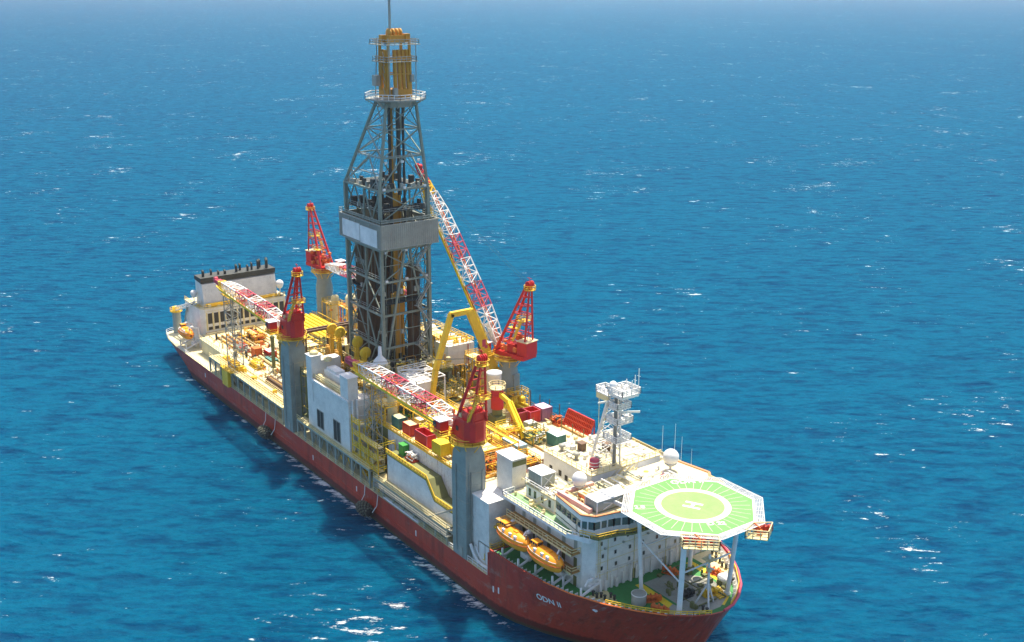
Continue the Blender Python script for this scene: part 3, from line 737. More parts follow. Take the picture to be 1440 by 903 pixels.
for k in range(6):
    za = 28 + k * 5; ya, yb = (2.5, 6.2) if k % 2 else (6.2, 2.5); g.stairs((7.6, ya, za), (7.6, yb, za + 5), .8)
    g.box(7.1, 8.1, yb - .6, yb + .6, za + 4.9, za + 5)
g.build('derrick_stair', GALV, DT)
g = G()
for k in range(10):
    x = -9.2 + k * 1.75; g.bar((x, -6.2, 57.6), (x, -6.2, 49.8), .07); g.bar((x + .4, 6.2, 28), (x + .4, 6.2, 57), .09)
for k in range(7): g.bar((6.6, -5.4 + k * 1.8, 28), (6.6, -5.4 + k * 1.8, 57), .08)
for k in range(9): g.tube((random.uniform(-8, 5), random.uniform(-5.5, 5.5), Z1), (random.uniform(2.2, 6.2), random.uniform(-3, 3), 91), .05, n=4, caps=False)
for k in range(8): g.tube((random.uniform(-9, 6), random.uniform(-6, 6), 28), (random.uniform(-9, 6), random.uniform(-6, 6), 58), .06, n=4, caps=False)
for z in (30, 37.4, 45.6, 53.6):
    g.bar((X0, -YA, z), (-1.6, -YA, z), .12); g.bar((X1, -YA, z), (X1, YA, z), .14); g.bar((X0, YA, z), (X1, YA, z), .14); g.bar((X0, -YA, z), (X0, YA, z), .14)
g.build('hanging_cable', DERG, DT)
g = G()
for z in (50, 57, 72, 78):
    for y in (-5.5, 0, 5.5):
        g.cut(); g.cbox((7.3 if z < 73 else 6.5, y * (1 if z < 73 else .8), z), (.35, .7, .5))
g.cut(); g.build('floodlight', WHITE, DT)
# ring platform
g = G(); oc = [(4.1 + 6.8 * cx_, 6.4 * cy_) for cx_, cy_ in ((1, .42), (.42, 1), (-.42, 1), (-1, .42), (-1, -.42), (-.42, -1), (.42, -1), (1, -.42))]
g.prism(oc, 92.2, 92.5); g.prism([(4.1 + (x - 4.1) * .55, y * .6) for x, y in oc], 90.6, 92.2)
for x, y in oc: g.bar((x, y, 92.2), (4.1 + (x - 4.1) * .5, y * .55, 90.4), .2)
g.build('ring_platform', GALV, DT)
g = G(); g.rail([(x, y, 92.5) for x, y in oc], 1.2, 1.4, .07, close=True); g.build('ring_railing', WHITE, DT)
# crown block section
g = G(); g.prism([(2.0, -3.1), (6.4, -3.1), (6.4, 3.1), (2.0, 3.1)], 92.5, 94.6)
for x, y in ((2.2, -2.9), (6.2, -2.9), (6.2, 2.9), (2.2, 2.9)): g.bar((x, y, 92.5), (4.2 + (x - 4.2) * .95, y * .95, 105.5), .5)
g.prism([(2.6, -2.0), (5.6, -2.0), (5.6, 2.0), (2.6, 2.0)], 104.8, 106.6)
for x in (2.1, 6.3):
    for k in range(3): g.bar((x, -3, 94.5 + k * 3.5), (x, 3, 94.5 + k * 3.5), .25)
g.build('crown_frame', ORG_, DT)
for k in range(4):
    g = G(); g.tube((6.0, -1.0 + k * 1.15, 94.4), (5.8, -1.0 + k * 1.05, 103.4), .46, n=12); g.build('compensator_cylinder', ORG_, DT)
for k in range(2):
    g = G(); g.tube((3.1 + k * 1.7, -2.9, 94.4), (3.2 + k * 1.6, -2.7, 103.4), .46, n=12); g.build('compensator_cylinder', ORG_, DT)
g = G()
for (z, ex) in ((100.8, .9), (104.6, 1.3)):
    g.cut()
    q = [(2.0 - ex, -3.1 - ex), (6.4 + ex, -3.1 - ex), (6.4 + ex, 3.1 + ex), (2.0 - ex, 3.1 + ex)]
    for i in range(4):
        p1, p2 = q[i], q[(i + 1) % 4]; g.bar((*p1, z), (*p2, z), .9 if 1 else .2, .12)
    g.rail([(*p, z) for p in q], 1.1, 1.3, .07, close=True)
g.build('crown_walkway', GALV, DT)
g = G()
for y in (-1.4, -.5, .5, 1.4): g.cut(); g.lathe((4.2, y, 107.0), [(.6, -.2), (1.1, -.2), (1.1, .2), (.6, .2)], 14, ax='y')
g.cbox((5.2, 2.6, 106), (1.4, 1.2, 1.8)); g.cbox((2.8, -2.4, 105.8), (1.2, 1, 1.6)); g.build('crown_sheave', ORG_, DT)
g = G(); g.bar((4.4, -1.2, 105), (4.4, -1.2, 116.5), .42); g.bar((4.0, -1.6, 104), (4.4, -1.2, 110), .14); g.bar((6.6, -2.8, 92.5), (6.9, -3.2, 106), .16); g.bar((2.0, -4.1, 92.5), (2.2, -3.4, 106), .16); g.bar((7.4, 3.6, 92.5), (6.8, 4.1, 106), .14)
for k in range(6): g.bar((5.2, -3.3, 93.5 + k * 1.6), (4.5, -3.35, 95 + k * 1.6), .12)
g.build('gin_pole', GALV, DT)
g = G(); g.cbox((2.6, -4.1, 96.5), (1.8, 1.2, 2.4)); g.cbox((6.9, -1.6, 94), (.9, 1, 2)); g.cbox((6.8, 3, 97), (.7, .8, 1.6)); g.build('crown_cabinet', GALV, DT)

# ------------------------------------------------------------------ generic deck items
def pipenet(x0, x1, y0, y1, z, n, seed, zh=1.5, rr=(.08, .11, .15), along=.75):
    rnd = random.Random(seed); g = G()
    for _ in range(n):
        p = V((rnd.uniform(x0, x1), rnd.uniform(y0, y1), z + rnd.uniform(.25, zh))); pts = [V((p.x, p.y, z)), p]
        for j in range(rnd.randint(2, 4)):
            q = pts[-1].copy()
            if rnd.random() < along: q.x = max(x0, min(x1, q.x + rnd.choice((-1, 1)) * rnd.uniform(2, 12)))
            elif rnd.random() < .7: q.y = max(y0, min(y1, q.y + rnd.choice((-1, 1)) * rnd.uniform(1, 4)))
            else: q.z = z + rnd.uniform(.25, zh)
            pts.append(q)
        pts.append(V((pts[-1].x, pts[-1].y, z))); g.path(pts, rnd.choice(rr), 6)
    return g
def container(label, pos, size, mat, az=0, open_top=False, group=None, roof=None, name='shipping_container', stiff=.35):
    T = thing(name, label, 'container', (0, 0, 0), group); L, W, H = size
    g = G(); g.box(-L / 2 + .06, L / 2 - .06, -W / 2 + .06, W / 2 - .06, .15, H - .1) if not open_top else None
    if open_top:
        for a_ in (((-L / 2 + .05, -W / 2 + .05), (L / 2 - .05, -W / 2 + .15)), ((-L / 2 + .05, W / 2 - .15), (L / 2 - .05, W / 2 - .05)), ((-L / 2 + .05, -W / 2 + .15), (-L / 2 + .15, W / 2 - .15)), ((L / 2 - .15, -W / 2 + .15), (L / 2 - .05, W / 2 - .15))):
            g.box(a_[0][0], a_[1][0], a_[0][1], a_[1][1], .15, H)
        g.box(-L / 2 + .15, L / 2 - .15, -W / 2 + .15, W / 2 - .15, .12, .2)
    x = -L / 2 + .2
    while x < L / 2 - .25:
        g.box(x, x + stiff * .5, -W / 2, -W / 2 + .06, .2, H - .15); g.box(x, x + stiff * .5, W / 2 - .06, W / 2, .2, H - .15); x += stiff
    y = -W / 2 + .2
    while y < W / 2 - .25:
        g.box(-L / 2, -L / 2 + .06, y, y + stiff * .5, .2, H - .15); y += stiff
    g.build('container_wall', mat, T)
    g = G()
    for x in (-L / 2, L / 2):
        for y in (-W / 2, W / 2): g.bar((x * .985, y * .985, 0), (x * .985, y * .985, H), .2)
    for z in (.1, H - .05):
        for y in (-W / 2, W / 2): g.bar((-L / 2, y * .985, z), (L / 2, y * .985, z), .16)
        for x in (-L / 2, L / 2): g.bar((x * .985, -W / 2, z), (x * .985, W / 2, z), .16)
    g.build('corner_frame', PINK if open_top else mat, T)
    if not open_top: g = G(); g.box(-L / 2 + .1, L / 2 - .1, -W / 2 + .1, W / 2 - .1, H - .04, H + .03); g.build('container_roof', roof or mat, T)
    g = G(); g.box(L / 2 - .02, L / 2 + .03, -W / 2 + .25, -.05, .3, H - .3); g.box(L / 2 - .02, L / 2 + .03, .05, W / 2 - .25, .3, H - .3)
    for y in (-W / 4 - .15, -W / 4 + .2, W / 4 - .2, W / 4 + .15): g.bar((L / 2 + .07, y, .25), (L / 2 + .07, y, H - .25), .06)
    g.build('container_door', mat, T)
    T.location = pos; T.rotation_euler = (0, 0, R(az)); return T

def skid(label, name, cat, pos, size, mats, seed, az=0, frame=True, tanks=2, vertical=False, group=None):
    """process skid: base frame, tanks or pumps, pipework, valves, small boxes"""
    rnd = random.Random(seed); T = thing(name, label, cat, (0, 0, 0), group); L, W, H = size
    mf, mt_, mp_ = mats
    g = G()
    for y in (-W / 2, 0, W / 2): g.bar((-L / 2, y, .15), (L / 2, y, .15), .22, .3)
    for i in range(5): x = -L / 2 + L * i / 4; g.bar((x, -W / 2, .15), (x, W / 2, .15), .2, .25)
    g.box(-L / 2, L / 2, -W / 2, W / 2, .3, .36); g.build('base_frame', mf, T)
    if frame:
        g = G(); nx = max(1, round(L / 3))
        for i in range(nx + 1):
            x = -L / 2 + L * i / nx
            for y in (-W / 2, W / 2): g.bar((x, y, .3), (x, y, H), .2)
            g.bar((x, -W / 2, H), (x, W / 2, H), .2)
            if i < nx and rnd.random() < .6: y = rnd.choice((-W / 2, W / 2)); g.bar((x, y, .4), (x + L / nx, y, H), .12)
        for y in (-W / 2, W / 2):
            g.bar((-L / 2, y, H), (L / 2, y, H), .2); g.bar((-L / 2, y, H * .55), (L / 2, y, H * .55), .14)
        g.rail([(-L / 2, -W / 2, H), (L / 2, -W / 2, H), (L / 2, W / 2, H), (-L / 2, W / 2, H)], 1.0, 1.6, .045, close=True)
        g.build('support_frame', mf, T)
        g = G(); g.box(-L / 2 + .1, L / 2 * rnd.uniform(-.2, .6), -W / 2 + .1, W / 2 * rnd.uniform(.0, .8), H - .1, H + .02); g.build('grating_platform', CREAM, T)
    for k in range(tanks):
        g = G(); r = min(W, L / max(1, tanks)) * .32
        if vertical:
            x = -L / 2 + L * (k + .5) / tanks; r = min(W * .4, L / tanks * .4); hh = H * rnd.uniform(.75, 1.25)
            g.lathe((x, rnd.uniform(-.1, .1) * W, .3), [(.01, 0), (r, .05), (r, hh - r * .6), (r * .75, hh - r * .2), (.01, hh)], 14)
            g.lathe((x, 0, .3), [(r * 1.05, hh * .5), (r * 1.05, hh * .5 + .15)], 14)
        else:
            r = min(H * .3, W / tanks * .42); y = -W / 2 + W * (k + .5) / tanks; x0, x1 = -L / 2 * .8, L / 2 * rnd.uniform(.5, .85)
            g.lathe((0, y, r + .6), [(.01, x0), (r * .75, x0 + .15), (r, x0 + .5), (r, x1 - .5), (r * .75, x1 - .15), (.01, x1)], 14, ax='x')
            for xx in (x0 * .6, x1 * .6): g.box(xx - .15, xx + .15, y - r * .8, y + r * .8, .3, r + .4)
        g.build('tank', mt_, T)
    g = G()
    for k in range(int(9 + L * 3.2)):
        p = V((rnd.uniform(-L / 2, L / 2), rnd.uniform(-W / 2, W / 2), rnd.uniform(.5, H * 1.05))); pts = [p]
        for j in range(rnd.randint(2, 4)):
            d = rnd.choice((V((1, 0, 0)), V((0, 1, 0)), V((0, 0, 1)), V((-1, 0, 0)), V((0, -1, 0)), V((0, 0, -1)))); q = pts[-1] + d * rnd.uniform(.6, max(L, W) * .45)
            q.x = max(-L / 2, min(L / 2, q.x)); q.y = max(-W / 2, min(W / 2, q.y)); q.z = max(.4, min(H * 1.1, q.z)); pts.append(q)
        g.path(pts, rnd.choice((.06, .07, .09, .12, .16)), 6)
    g.build('pipework', mp_, T)
    g = G()
    for k in range(int(5 + L * 1.6)):
        p = (rnd.uniform(-L / 2, L / 2), rnd.uniform(-W / 2, W / 2), rnd.uniform(.5, H)); 
        if rnd.random() < .5: g.cbox(p, (rnd.uniform(.3, .9), rnd.uniform(.3, .8), rnd.uniform(.4, 1.0)))
        else: g.lathe(p, [(.1, -.3), (.35, -.25), (.35, -.15), (.12, -.1), (.12, .25), (.28, .3), (.28, .36)], 8)
    g.build('valve_gear', rnd.choice((WHITE, DARK, ORAE, GREY, CREAM)), T)
    T.location = pos; T.rotation_euler = (0, 0, R(az)); return T

def cluttered(g, x0, x1, y0, y1, z, n, seed, hi=1.4, pipes=True):
    rnd = random.Random(seed)
    for _ in range(n):
        x, y = rnd.uniform(x0, x1), rnd.uniform(y0, y1); s = rnd.uniform(.3, 1.0); k = rnd.random()
        g.cut('equipment_box' if k < .45 else 'deck_vent' if k < .65 else 'pipe_run' if pipes else 'deck_post')
        if k < .45: g.box(x - s / 2, x + s / 2, y - s * rnd.uniform(.3, .8), y + s * .5, z, z + rnd.uniform(.3, hi))
        elif k < .65: g.lathe((x, y, z), [(s * .4, 0), (s * .4, rnd.uniform(.5, hi)), (.02, hi)], 8)
        elif pipes:
            d = rnd.choice(((1, 0), (0, 1))); l = rnd.uniform(1, 5); zz = z + rnd.uniform(.2, .9)
            g.tube((x, y, zz), (min(x1, x + d[0] * l), min(y1, y + d[1] * l), zz), rnd.choice((.08, .12, .16)), n=6)
        else: g.box(x, x + .15, y, y + .15, z, z + hi * 1.6)
    g.cut(); return g

# ------------------------------------------------------------------ stern
g = G()
ES = thing('engine_casing', 'white stern engine casing with a louvre band and black-rimmed funnel block full of exhausts', 'deckhouse', (-103, 0, 7))
g.prism([(-111, -14), (-98.2, -14), (-97, -12.8), (-97, 14.5), (-111, 14.5)], 7.03, 19.2); g.build('casing_wall', WALLW, ES)
g = G(); g.prism([(-111.1, -14.2), (-98, -14.2), (-96.8, -13), (-96.8, 14.7), (-111.1, 14.7)], 19.2, 19.45); g.build('roof_slab', CREAMD, ES)
for i in range(13):
    y = -11.9 + i * 2.02
    g = G(); g.box(-97.02, -96.93, y, y + 1.45, 14.2, 17.6); g.build('louvre_window', DKWIN, ES)
    g = G(); g.box(-97.02, -96.93, y + .05, y + 1.35, 12.2, 13.2); g.build('lower_vent', DKWIN, ES)
g = G()
for i in range(14): g.box(-97.0, -96.88, -12.5 + i * 2.02, -12.05 + i * 2.02, 12, 17.9)
for z in (9.5, 11.4, 18.2): g.box(-97, -96.9, -12.8, 14.4, z, z + .12)
g.build('wall_mullion', CREAM, ES)
g = G(); g.prismy([(-104.5, 19.4), (-98.0, 19.4), (-99.1, 26.6), (-104.5, 27.3)], -12.4, 12.2); g.build('funnel_block', WALLW, ES)
g = G(); g.prismy([(-104.7, 27.3), (-99.2, 26.9), (-99.0, 28.6), (-104.7, 28.6)], -12.6, 12.4); g.build('funnel_rim', DARK, ES)
for i, (x, y, h_, r_) in enumerate(((-101, -11, 2.2, .5), (-102, -8, 1.8, .4), (-100.5, -4, 1.2, .5), (-101, 0, 2.6, .5), (-102.4, 1.8, 2.3, .45), (-100.2, 3.5, 2.0, .45), (-101, 5.2, 2.6, .4), (-101, 7.4, 3.2, .5), (-102.5, 8.5, 3.0, .5), (-100.3, 10.0, 3.4, .55), (-102.5, 11, 3.2, .5), (-101, -6, 1.2, .4))):
    h_ *= .72; r_ *= .85; g = G(); g.tube((x, y, 28.5), (x, y, 28.5 + h_), r_, n=10); g.tube((x, y, 28.5 + h_), (x - .5, y, 29 + h_), r_, r_ * .8, n=10); g.build('exhaust_pipe', DARK, ES)
g = G(); g.rail([(-111, -14, 19.45), (-98.2, -14, 19.45), (-97, -12.8, 19.45), (-97, 14.4, 19.45)], 1.1, 1.8, .05); g.build('roof_railing', YEL, ES)
g = G(); g.box(-97.9, -97.1, -11, 2, 19.5, 20.3); g.tube((-97.6, -12, 20.4), (-97.6, 3, 20.4), .3); g.box(-99, -97.4, 5, 12, 19.5, 20.2); g.build('roof_ductwork', YEL, ES)
g = G(); cluttered(g, -98, -97.2, -12, 13, 19.5, 22, 5, 1.3); g.box(-97, -93.5, -14, 14.4, 10.9, 11.1); g.rail([(-93.5, -14, 11.1), (-93.5, 14, 11.1)], 1.1, 1.8, .05)
for y in range(-13, 15, 4): g.bar((-94, y, 7), (-94, y, 11), .25)
g.build('fore_gallery', CREAM, ES)
def dome(label, pos, r, stem, group=None, base=True):
    T = thing('antenna_dome', label, 'antenna', pos); x, y, z = pos
    g = G(); g.ball((x, y, z + stem + r), r, 20, 12); g.lathe((x, y, z + stem), [(r * .55, -.1), (r * .8, .35)], 16); g.build('radome', WHITE, T)
    g = G(); g.tube((x, y, z), (x, y, z + stem + .1), r * .16, n=8); g.bar((x - r * .6, y, z), (x, y, z + stem * .6), .07) if base else None; g.build('stem', WHITE, T)
    if base: g = G(); g.lathe((x, y, z + .02), [(.01, .1), (r * .95, .08), (r * .95, 0)], 20); g.build('base_plate', DARK, T)
    return T
dome('small white dome beside the stern crane boom on the engine casing roof', (-103.5, -13.6, 19.45), 1.05, 2.6)
dome('white satellite dome at the far end of the engine casing roof', (-98, 13.2, 19.45), 1.3, 2.6)
# stern davit crane
T = thing('stern_crane', 'grey and yellow post crane at the very stern with boom resting on the casing', 'crane', (-116.8, -15.2, 7))
g = G(); g.lathe((-116.8, -15.2, 7), [(1.35, 0), (1.35, 6.6), (1.1, 7.2)], 16); g.build('post', GREY, T)
g = G(); g.lathe((-116.8, -15.2, 14.1), [(1.1, 0), (2.0, .1), (2.0, .3), (1.2, .4), (1.2, 1.6), (.6, 1.8)], 14)
g.rail([(-116.8 + 2 * math.cos(k * .785), -15.2 + 2 * math.sin(k * .785), 14.4) for k in range(8)], 1, 1.4, .05, close=True); g.build('slew_head', YEL, T)
g = G(); g.truss((-115.8, -15.1, 15.4), (-99.5, -13.4, 21.2), 1.3, 1.2, 9, .14, .8, .8, rb=.08); g.build('boom', WHITE, T)
g = G(); g.bar((-113, -14.9, 7), (-108, -14.5, 18), .3); g.bar((-113, -12, 7), (-108, -14.5, 18), .2); g.build('boom_prop', GREY, T)
# lifeboats
def lifeboat(label, pos, L=8.6, tilt=0):
    T = thing('lifeboat', label, 'lifeboat', (0, 0, 0), None); g = G()
    prof = []; n = 14; m = 14
    for i in range(n + 1):
        t = i / n; x = -L / 2 + L * t; k = max(.02, (1 - abs(2 * t - 1) ** 2.6)) ** .55; prof.append((x, k))
    def ring(x, k, up):
        out = []
        for j in range(m + 1):
            a_ = math.pi * j / m
            if up: out.append((x, 1.45 * k * math.cos(a_), 1.55 + (1.35 * k ** .6) * math.sin(a_)))
            else: out.append((x, 1.5 * k * math.cos(a_), 1.55 - (1.55 * k ** .5) * math.sin(a_) ** .8))
        return out
    for up, nm, mt_ in ((False, 'boat_hull', ORA), (True, 'canopy', ORA)):
        g = G(); vs = [p for x, k in prof for p in ring(x, k, up)]
        g.add(vs, [(i * (m + 1) + j, i * (m + 1) + j + 1, (i + 1) * (m + 1) + j + 1, (i + 1) * (m + 1) + j) for i in range(n) for j in range(m)], True)
        if up: g.box(-L * .36, -L * .18, -.6, .6, 2.3, 3.35); g.box(L * .05, L * .16, -.4, .4, 2.5, 3.0)
        g.build(nm, mt_, T)
    g = G()
    for x in (-L * .34, -L * .27, -L * .2): 
        for s in (-1, 1): g.cbox((x, s * .62, 3.05), (.4, .06, .35))
    g.cbox((-L * .17, 0, 3.05), (.06, .9, .35)); g.build('window', GLASS, T)
    g = G(); g.path([(x, 1.53 * k, 1.55) for x, k in prof], .1, 5); g.path([(x, -1.53 * k, 1.55) for x, k in prof], .1, 5); g.build('rubbing_band', ORAE, T)
    g = G(); g.path([(x, 1.38 * k, 2.15) for x, k in prof[1:-1]], .05, 4); g.path([(x, -1.38 * k, 2.15) for x, k in prof[1:-1]], .05, 4)
    for x in (-1.6, .6, 2.2): g.box(x - .35, x + .35, -1.22, -.9, 2.35, 2.75)
    g.build('grab_line', WHITE, T)
    g = G(); g.bar((-L * .4, 0, 2.2), (-L * .4, 0, 3.2), .2); g.bar((L * .4, 0, 2.2), (L * .4, 0, 3.2), .2); g.build('lifting_hook', GALV, T)
    T.location = pos; T.scale = (1, 1.22, 1.2) ; return T
lifeboat('orange enclosed lifeboat behind the bow name, nearer the grey crane pedestal', (78.0, -18.7, 15.4), 9.8)
lifeboat('orange enclosed lifeboat behind the bow name, nearer the bow', (87.4, -18.2, 15.2), 10.0)
lifeboat('small orange lifeboat at the stern beside the white casing', (-99.5, -18.4, 10.2), 8.6)
def davit(label, x, y, z0, ztop, group=None):
    T = thing('lifeboat_davit', label, 'davit', (x, y, z0), group); g = G()
    for dx in (-2.6, 2.6):
        g.cut(); g.bar((x + dx, y + 3.4, z0), (x + dx, y + 3.0, ztop), .4, .5); g.bar((x + dx, y + 3.0, ztop), (x + dx, y + .4, ztop + .6), .35, .45); g.bar((x + dx, y + 3.2, z0 + 2), (x + dx, y - 1.2, z0 + .4), .35)
        g.bar((x + dx, y - 1.2, z0), (x + dx, y - 1.2, z0 + 2.2), .3); g.bar((x + dx, y + .4, ztop + .6), (x + dx, y - .3, ztop - .4), .25)
        g.lathe((x + dx, y + 1.2, ztop + .5), [(.2, -.25), (.45, -.25), (.45, .25), (.2, .25)], 10, ax='x')
    g.build('davit_arm', WHITE, T)
    g = G(); g.cbox((x + .2, y + 2.2, z0 + 1.0), (1.6, 1.2, 1.3)); g.lathe((x + 1.6, y + 2.0, z0 + 1), [(.6, -.5), (.6, .5)], 12, ax='x'); g.bar((x - 2.6, y + 3.2, z0 + 2.6), (x + 2.6, y + 3.2, z0 + 2.6), .25); g.build('davit_winch', WHITE, T)
davit('white davit arms carrying the lifeboat nearer the pedestal', 78.4, -18.6, 12.03, 18.6)
davit('white davit arms carrying the lifeboat nearer the bow', 87.2, -17.2, 12.03, 18.6)
davit('white davit arms carrying the stern lifeboat', -99.5, -18.4, 7.03, 13.6)
davit('spare white davit frame folded down between forward lifeboat and bow railing', 93.6, -15.6, 12.03, 14.6)

# ------------------------------------------------------------------ aft riser deck
T = thing('riser_deck', 'cream raised cargo deck between stern casing and derrick', 'deck', (-60, 0, 7))
g = G(); g.box(-93, -23, -16.6, 16.6, 10.9, 11.5); g.box(-92.5, -23.5, -16.2, 16.2, 7.05, 10.9); g.build('deck_slab', CREAMD, T)
g = G(); g.rail([(-93, -16.6, 11.5), (-23, -16.6, 11.5)], 1.1, 2, .05); g.build('deck_railing', CREAM, T)
g = G(); cluttered(g, -90, -24, -15.5, 15, 11.5, 120, 31, 1.8); g.build('deck_fittings', CREAM, T)
g = G(); cluttered(g, -90, -24, -15.5, 15, 11.5, 60, 32, 1.6); g.build('deck_machinery', ORAE, T)
g = G(); cluttered(g, -90, -24, -15.5, 15, 11.5, 60, 33, 2.0); g.build('deck_equipment', DARK, T)
for k_, (m_, sd_) in enumerate(((YEL, 1), (CREAM, 2), (ORG_, 3), (GREY, 4), (BROWN, 5))): pipenet(-92, -24, -15.8, 15, 11.5, 16, 300 + sd_, 1.6).build('deck_pipework', m_, T)
def pipebundle(label, name, x0, x1, y, z, n, r, mat, group, dy=None, layers=1):
    dy = dy or r * 2.15
    for l in range(layers):
        for i in range(n - l):
            g = G(); yy = y + (i + l * .5) * dy; zz = z + r + l * r * 1.8
            g.tube((x0, yy, zz), (x1, yy, zz), r, n=8)
            for xx in (x0, x1 - .3): g.tube((xx, yy, zz), (xx + .3, yy, zz), r * 1.22, n=8)
            g.build(name, mat, label=label, cat='pipe', group=group)
pipebundle('brown riser pipe lying on starboard edge of the aft deck', 'riser_pipe', -44, -28, -15.8, 11.6, 3, .42, BROWN, 'brown risers on the aft deck', layers=2)
pipebundle('yellow riser joint racked between the stern casing and derrick', 'riser_joint', -70, -46, 3.0, 19.6, 6, .55, YELB, 'yellow riser joints behind the red crane', dy=1.5)
pipebundle('pale riser joint lying on the middle of the aft deck', 'riser_joint', -72, -46, -9.0, 11.6, 5, .45, CREAM, 'pale riser joints on the aft deck', dy=1.4)
pipebundle('ochre riser joint beside the white stern casing', 'riser_joint', -90, -76, -12.0, 11.6, 5, .32, ORG_, 'ochre riser joints by the casing', dy=1.7)
T = thing('riser_rack', 'steel rack holding yellow riser joints clear of the aft deck', 'rack', (-58, 6, 11.5)); g = G()
for x in (-68, -58, -48):
    for y in (2, 7.2, 12.5): g.bar((x, y, 11.5), (x, y, 19.5), .45)
    g.bar((x, 2, 19.3), (x, 12.5, 19.3), .45); g.bar((x, 2, 12), (x, 7.2, 19), .2); g.bar((x, 12.5, 12), (x, 7.2, 19), .2)
g.build('rack_frame', GREY, T)
g = G()
for y in (2, 12.6): g.bar((-70, y, 19.2), (-45, y, 19.2), .4); g.bar((-70, y, 20.8), (-45, y, 20.8), .15)
g.build('rack_rail', YEL, T)
for i, (x, y) in enumerate(((-52, -10), (-46.5, -10), (-41, -10))):
    g = G(); g.tube((x, y, 11.5), (x, y, 21.5 if i < 2 else 17), .55, n=10); g.lathe((x, y, 21.5 if i < 2 else 17), [(.7, -.4), (.7, 0), (.3, .4)], 10); g.build('mooring_post', OLIVE, label='tall dark round post standing on the aft deck beside the red crane', cat='post', group='dark posts on the aft deck')
# dark beams athwart near the derrick
T = thing('gantry_beam', 'dark twin beam running athwart from red crane to derrick foot', 'gantry', (-22, -7, 28)); g = G()
for x in (-22.6, -21): g.bar((x, -15, 31.6), (x, 0, 31.6), .5, .6)
for y in (-14, -7, -1): g.bar((-22.6, y, 12), (-22.6, y, 31.5), .5); g.bar((-21, y, 12), (-21, y, 31.5), .4)
for k in range(8): g.bar((-22.6, -14.5 + k * 2, 31.6), (-21, -13.5 + k * 2, 31.6), .2)
g.build('twin_beam', BROWN, T)
container('small red cargo basket with white lid on the aft deck by the dark posts', (-62.5, -6.4, 11.5), (3.6, 2.4, 2.5), RED, roof=WHITE)
container('dark grey tool box on the aft deck beside the red basket', (-58.5, -7.8, 11.5), (4.5, 2.2, 1.4), TEAL)
container('orange cargo box on the aft deck between lattice tower and red basket', (-66, -9.2, 11.5), (2.6, 2.2, 2.9), ORAE)
skid('bright yellow valve tree lying on the aft deck near the lattice tower', 'valve_tree', 'machinery', (-57.5, -12.8, 11.5), (6, 2.6, 1.8), (YELB, YELB, YELB), 4, frame=False)
skid('yellow-framed machinery skid on the aft deck just forward of the casing', 'machinery_skid', 'machinery', (-82, -3, 11.5), (9, 3, 2.2), (YEL, CREAM, ORAE), 14)
skid('cream winch skid along the casing front on the far side of the aft deck', 'winch_skid', 'machinery', (-84, 7, 11.5), (8, 4, 2.6), (CREAM, ORAE, CREAM), 15)
skid('rusty pump skid on aft deck between yellow skid and lattice tower', 'pump_skid', 'machinery', (-74, -10.5, 11.5), (7, 3, 1.8), (CREAM, GREY, REDC), 16, frame=False)
skid('cream hose reel skid on aft deck behind the dark posts', 'reel_skid', 'machinery', (-50, -3, 11.5), (10, 4, 3), (CREAM, CREAM, YEL), 17)
skid('yellow handling frame under the dark gantry beam beside the derrick', 'handling_frame', 'machinery', (-32, -6, 11.5), (12, 8, 12), (OLIVE, YEL, YEL), 18)
skid('tall cream riser tensioner stack on the far edge aft of the derrick', 'tensioner_stack', 'machinery', (-48, 15, 11.5), (14, 5, 15), (YEL, CREAM, ORAE), 19, vertical=True)
skid('cream pump house frame near the far crane pedestal', 'pump_house', 'machinery', (-68, 17, 11.5), (6, 4, 12), (YEL, CREAM, OLIVE), 20, vertical=True)

# lattice boom rests
def boomrest(label, x, y, z0, z1, wx, wy, mat, n=8, th=.16, head=YEL):
    T = thing('boom_rest', label, 'lattice tower', (x, y, z0)); g = G()
    g.truss((x, y, z0), (x, y, z1), wx, wy, n, th, side=(1, 0, 0), rb=th * .62); g.build('lattice_column', mat, T)
    g = G(); g.box(x - wx / 2 - .8, x + wx / 2 + .8, y - wy / 2 - .6, y + wy / 2 + .6, z1, z1 + .15); g.bar((x - wx / 2, y - 1.8, z1 + .8), (x - wx / 2, y + 1.8, z1 + .8), .3); g.bar((x + wx / 2, y - 1.8, z1 + .8), (x + wx / 2, y + 1.8, z1 + .8), .3)
    for s in (-1.8, 1.8): g.bar((x, y + s, z1), (x, y + s, z1 + 2.2), .25)
    g.build('boom_cradle', head, T); return T
T = boomrest('tall thin grey lattice tower standing on the aft starboard deck edge', -59.5, -18.3, 8, 33.2, 5.2, 2.6, GALV, 10)
g = G(); g.box(-63.5, -55.5, -21.6, -16.8, 11.66, 11.85); g.rail([(-63.5, -21.5, 11.85), (-55.5, -21.5, 11.85), (-55.5, -17, 11.85)], 1.1, 1.4, .06); g.box(-61.8, -57.5, -21.8, -20.9, 7, 11.6)
for k in range(4): g.box(-62 + k * 2, -61 + k * 2, -19.5, -18, 11.85, 13.4)
g.build('base_platform', YEL, T)
boomrest('grey lattice rest just forward of the square white block, holding the nearest crane boom', 21.0, -17.6, 11.7, 33.0, 3.6, 2.4, GALV, 7, .12)
g = G()

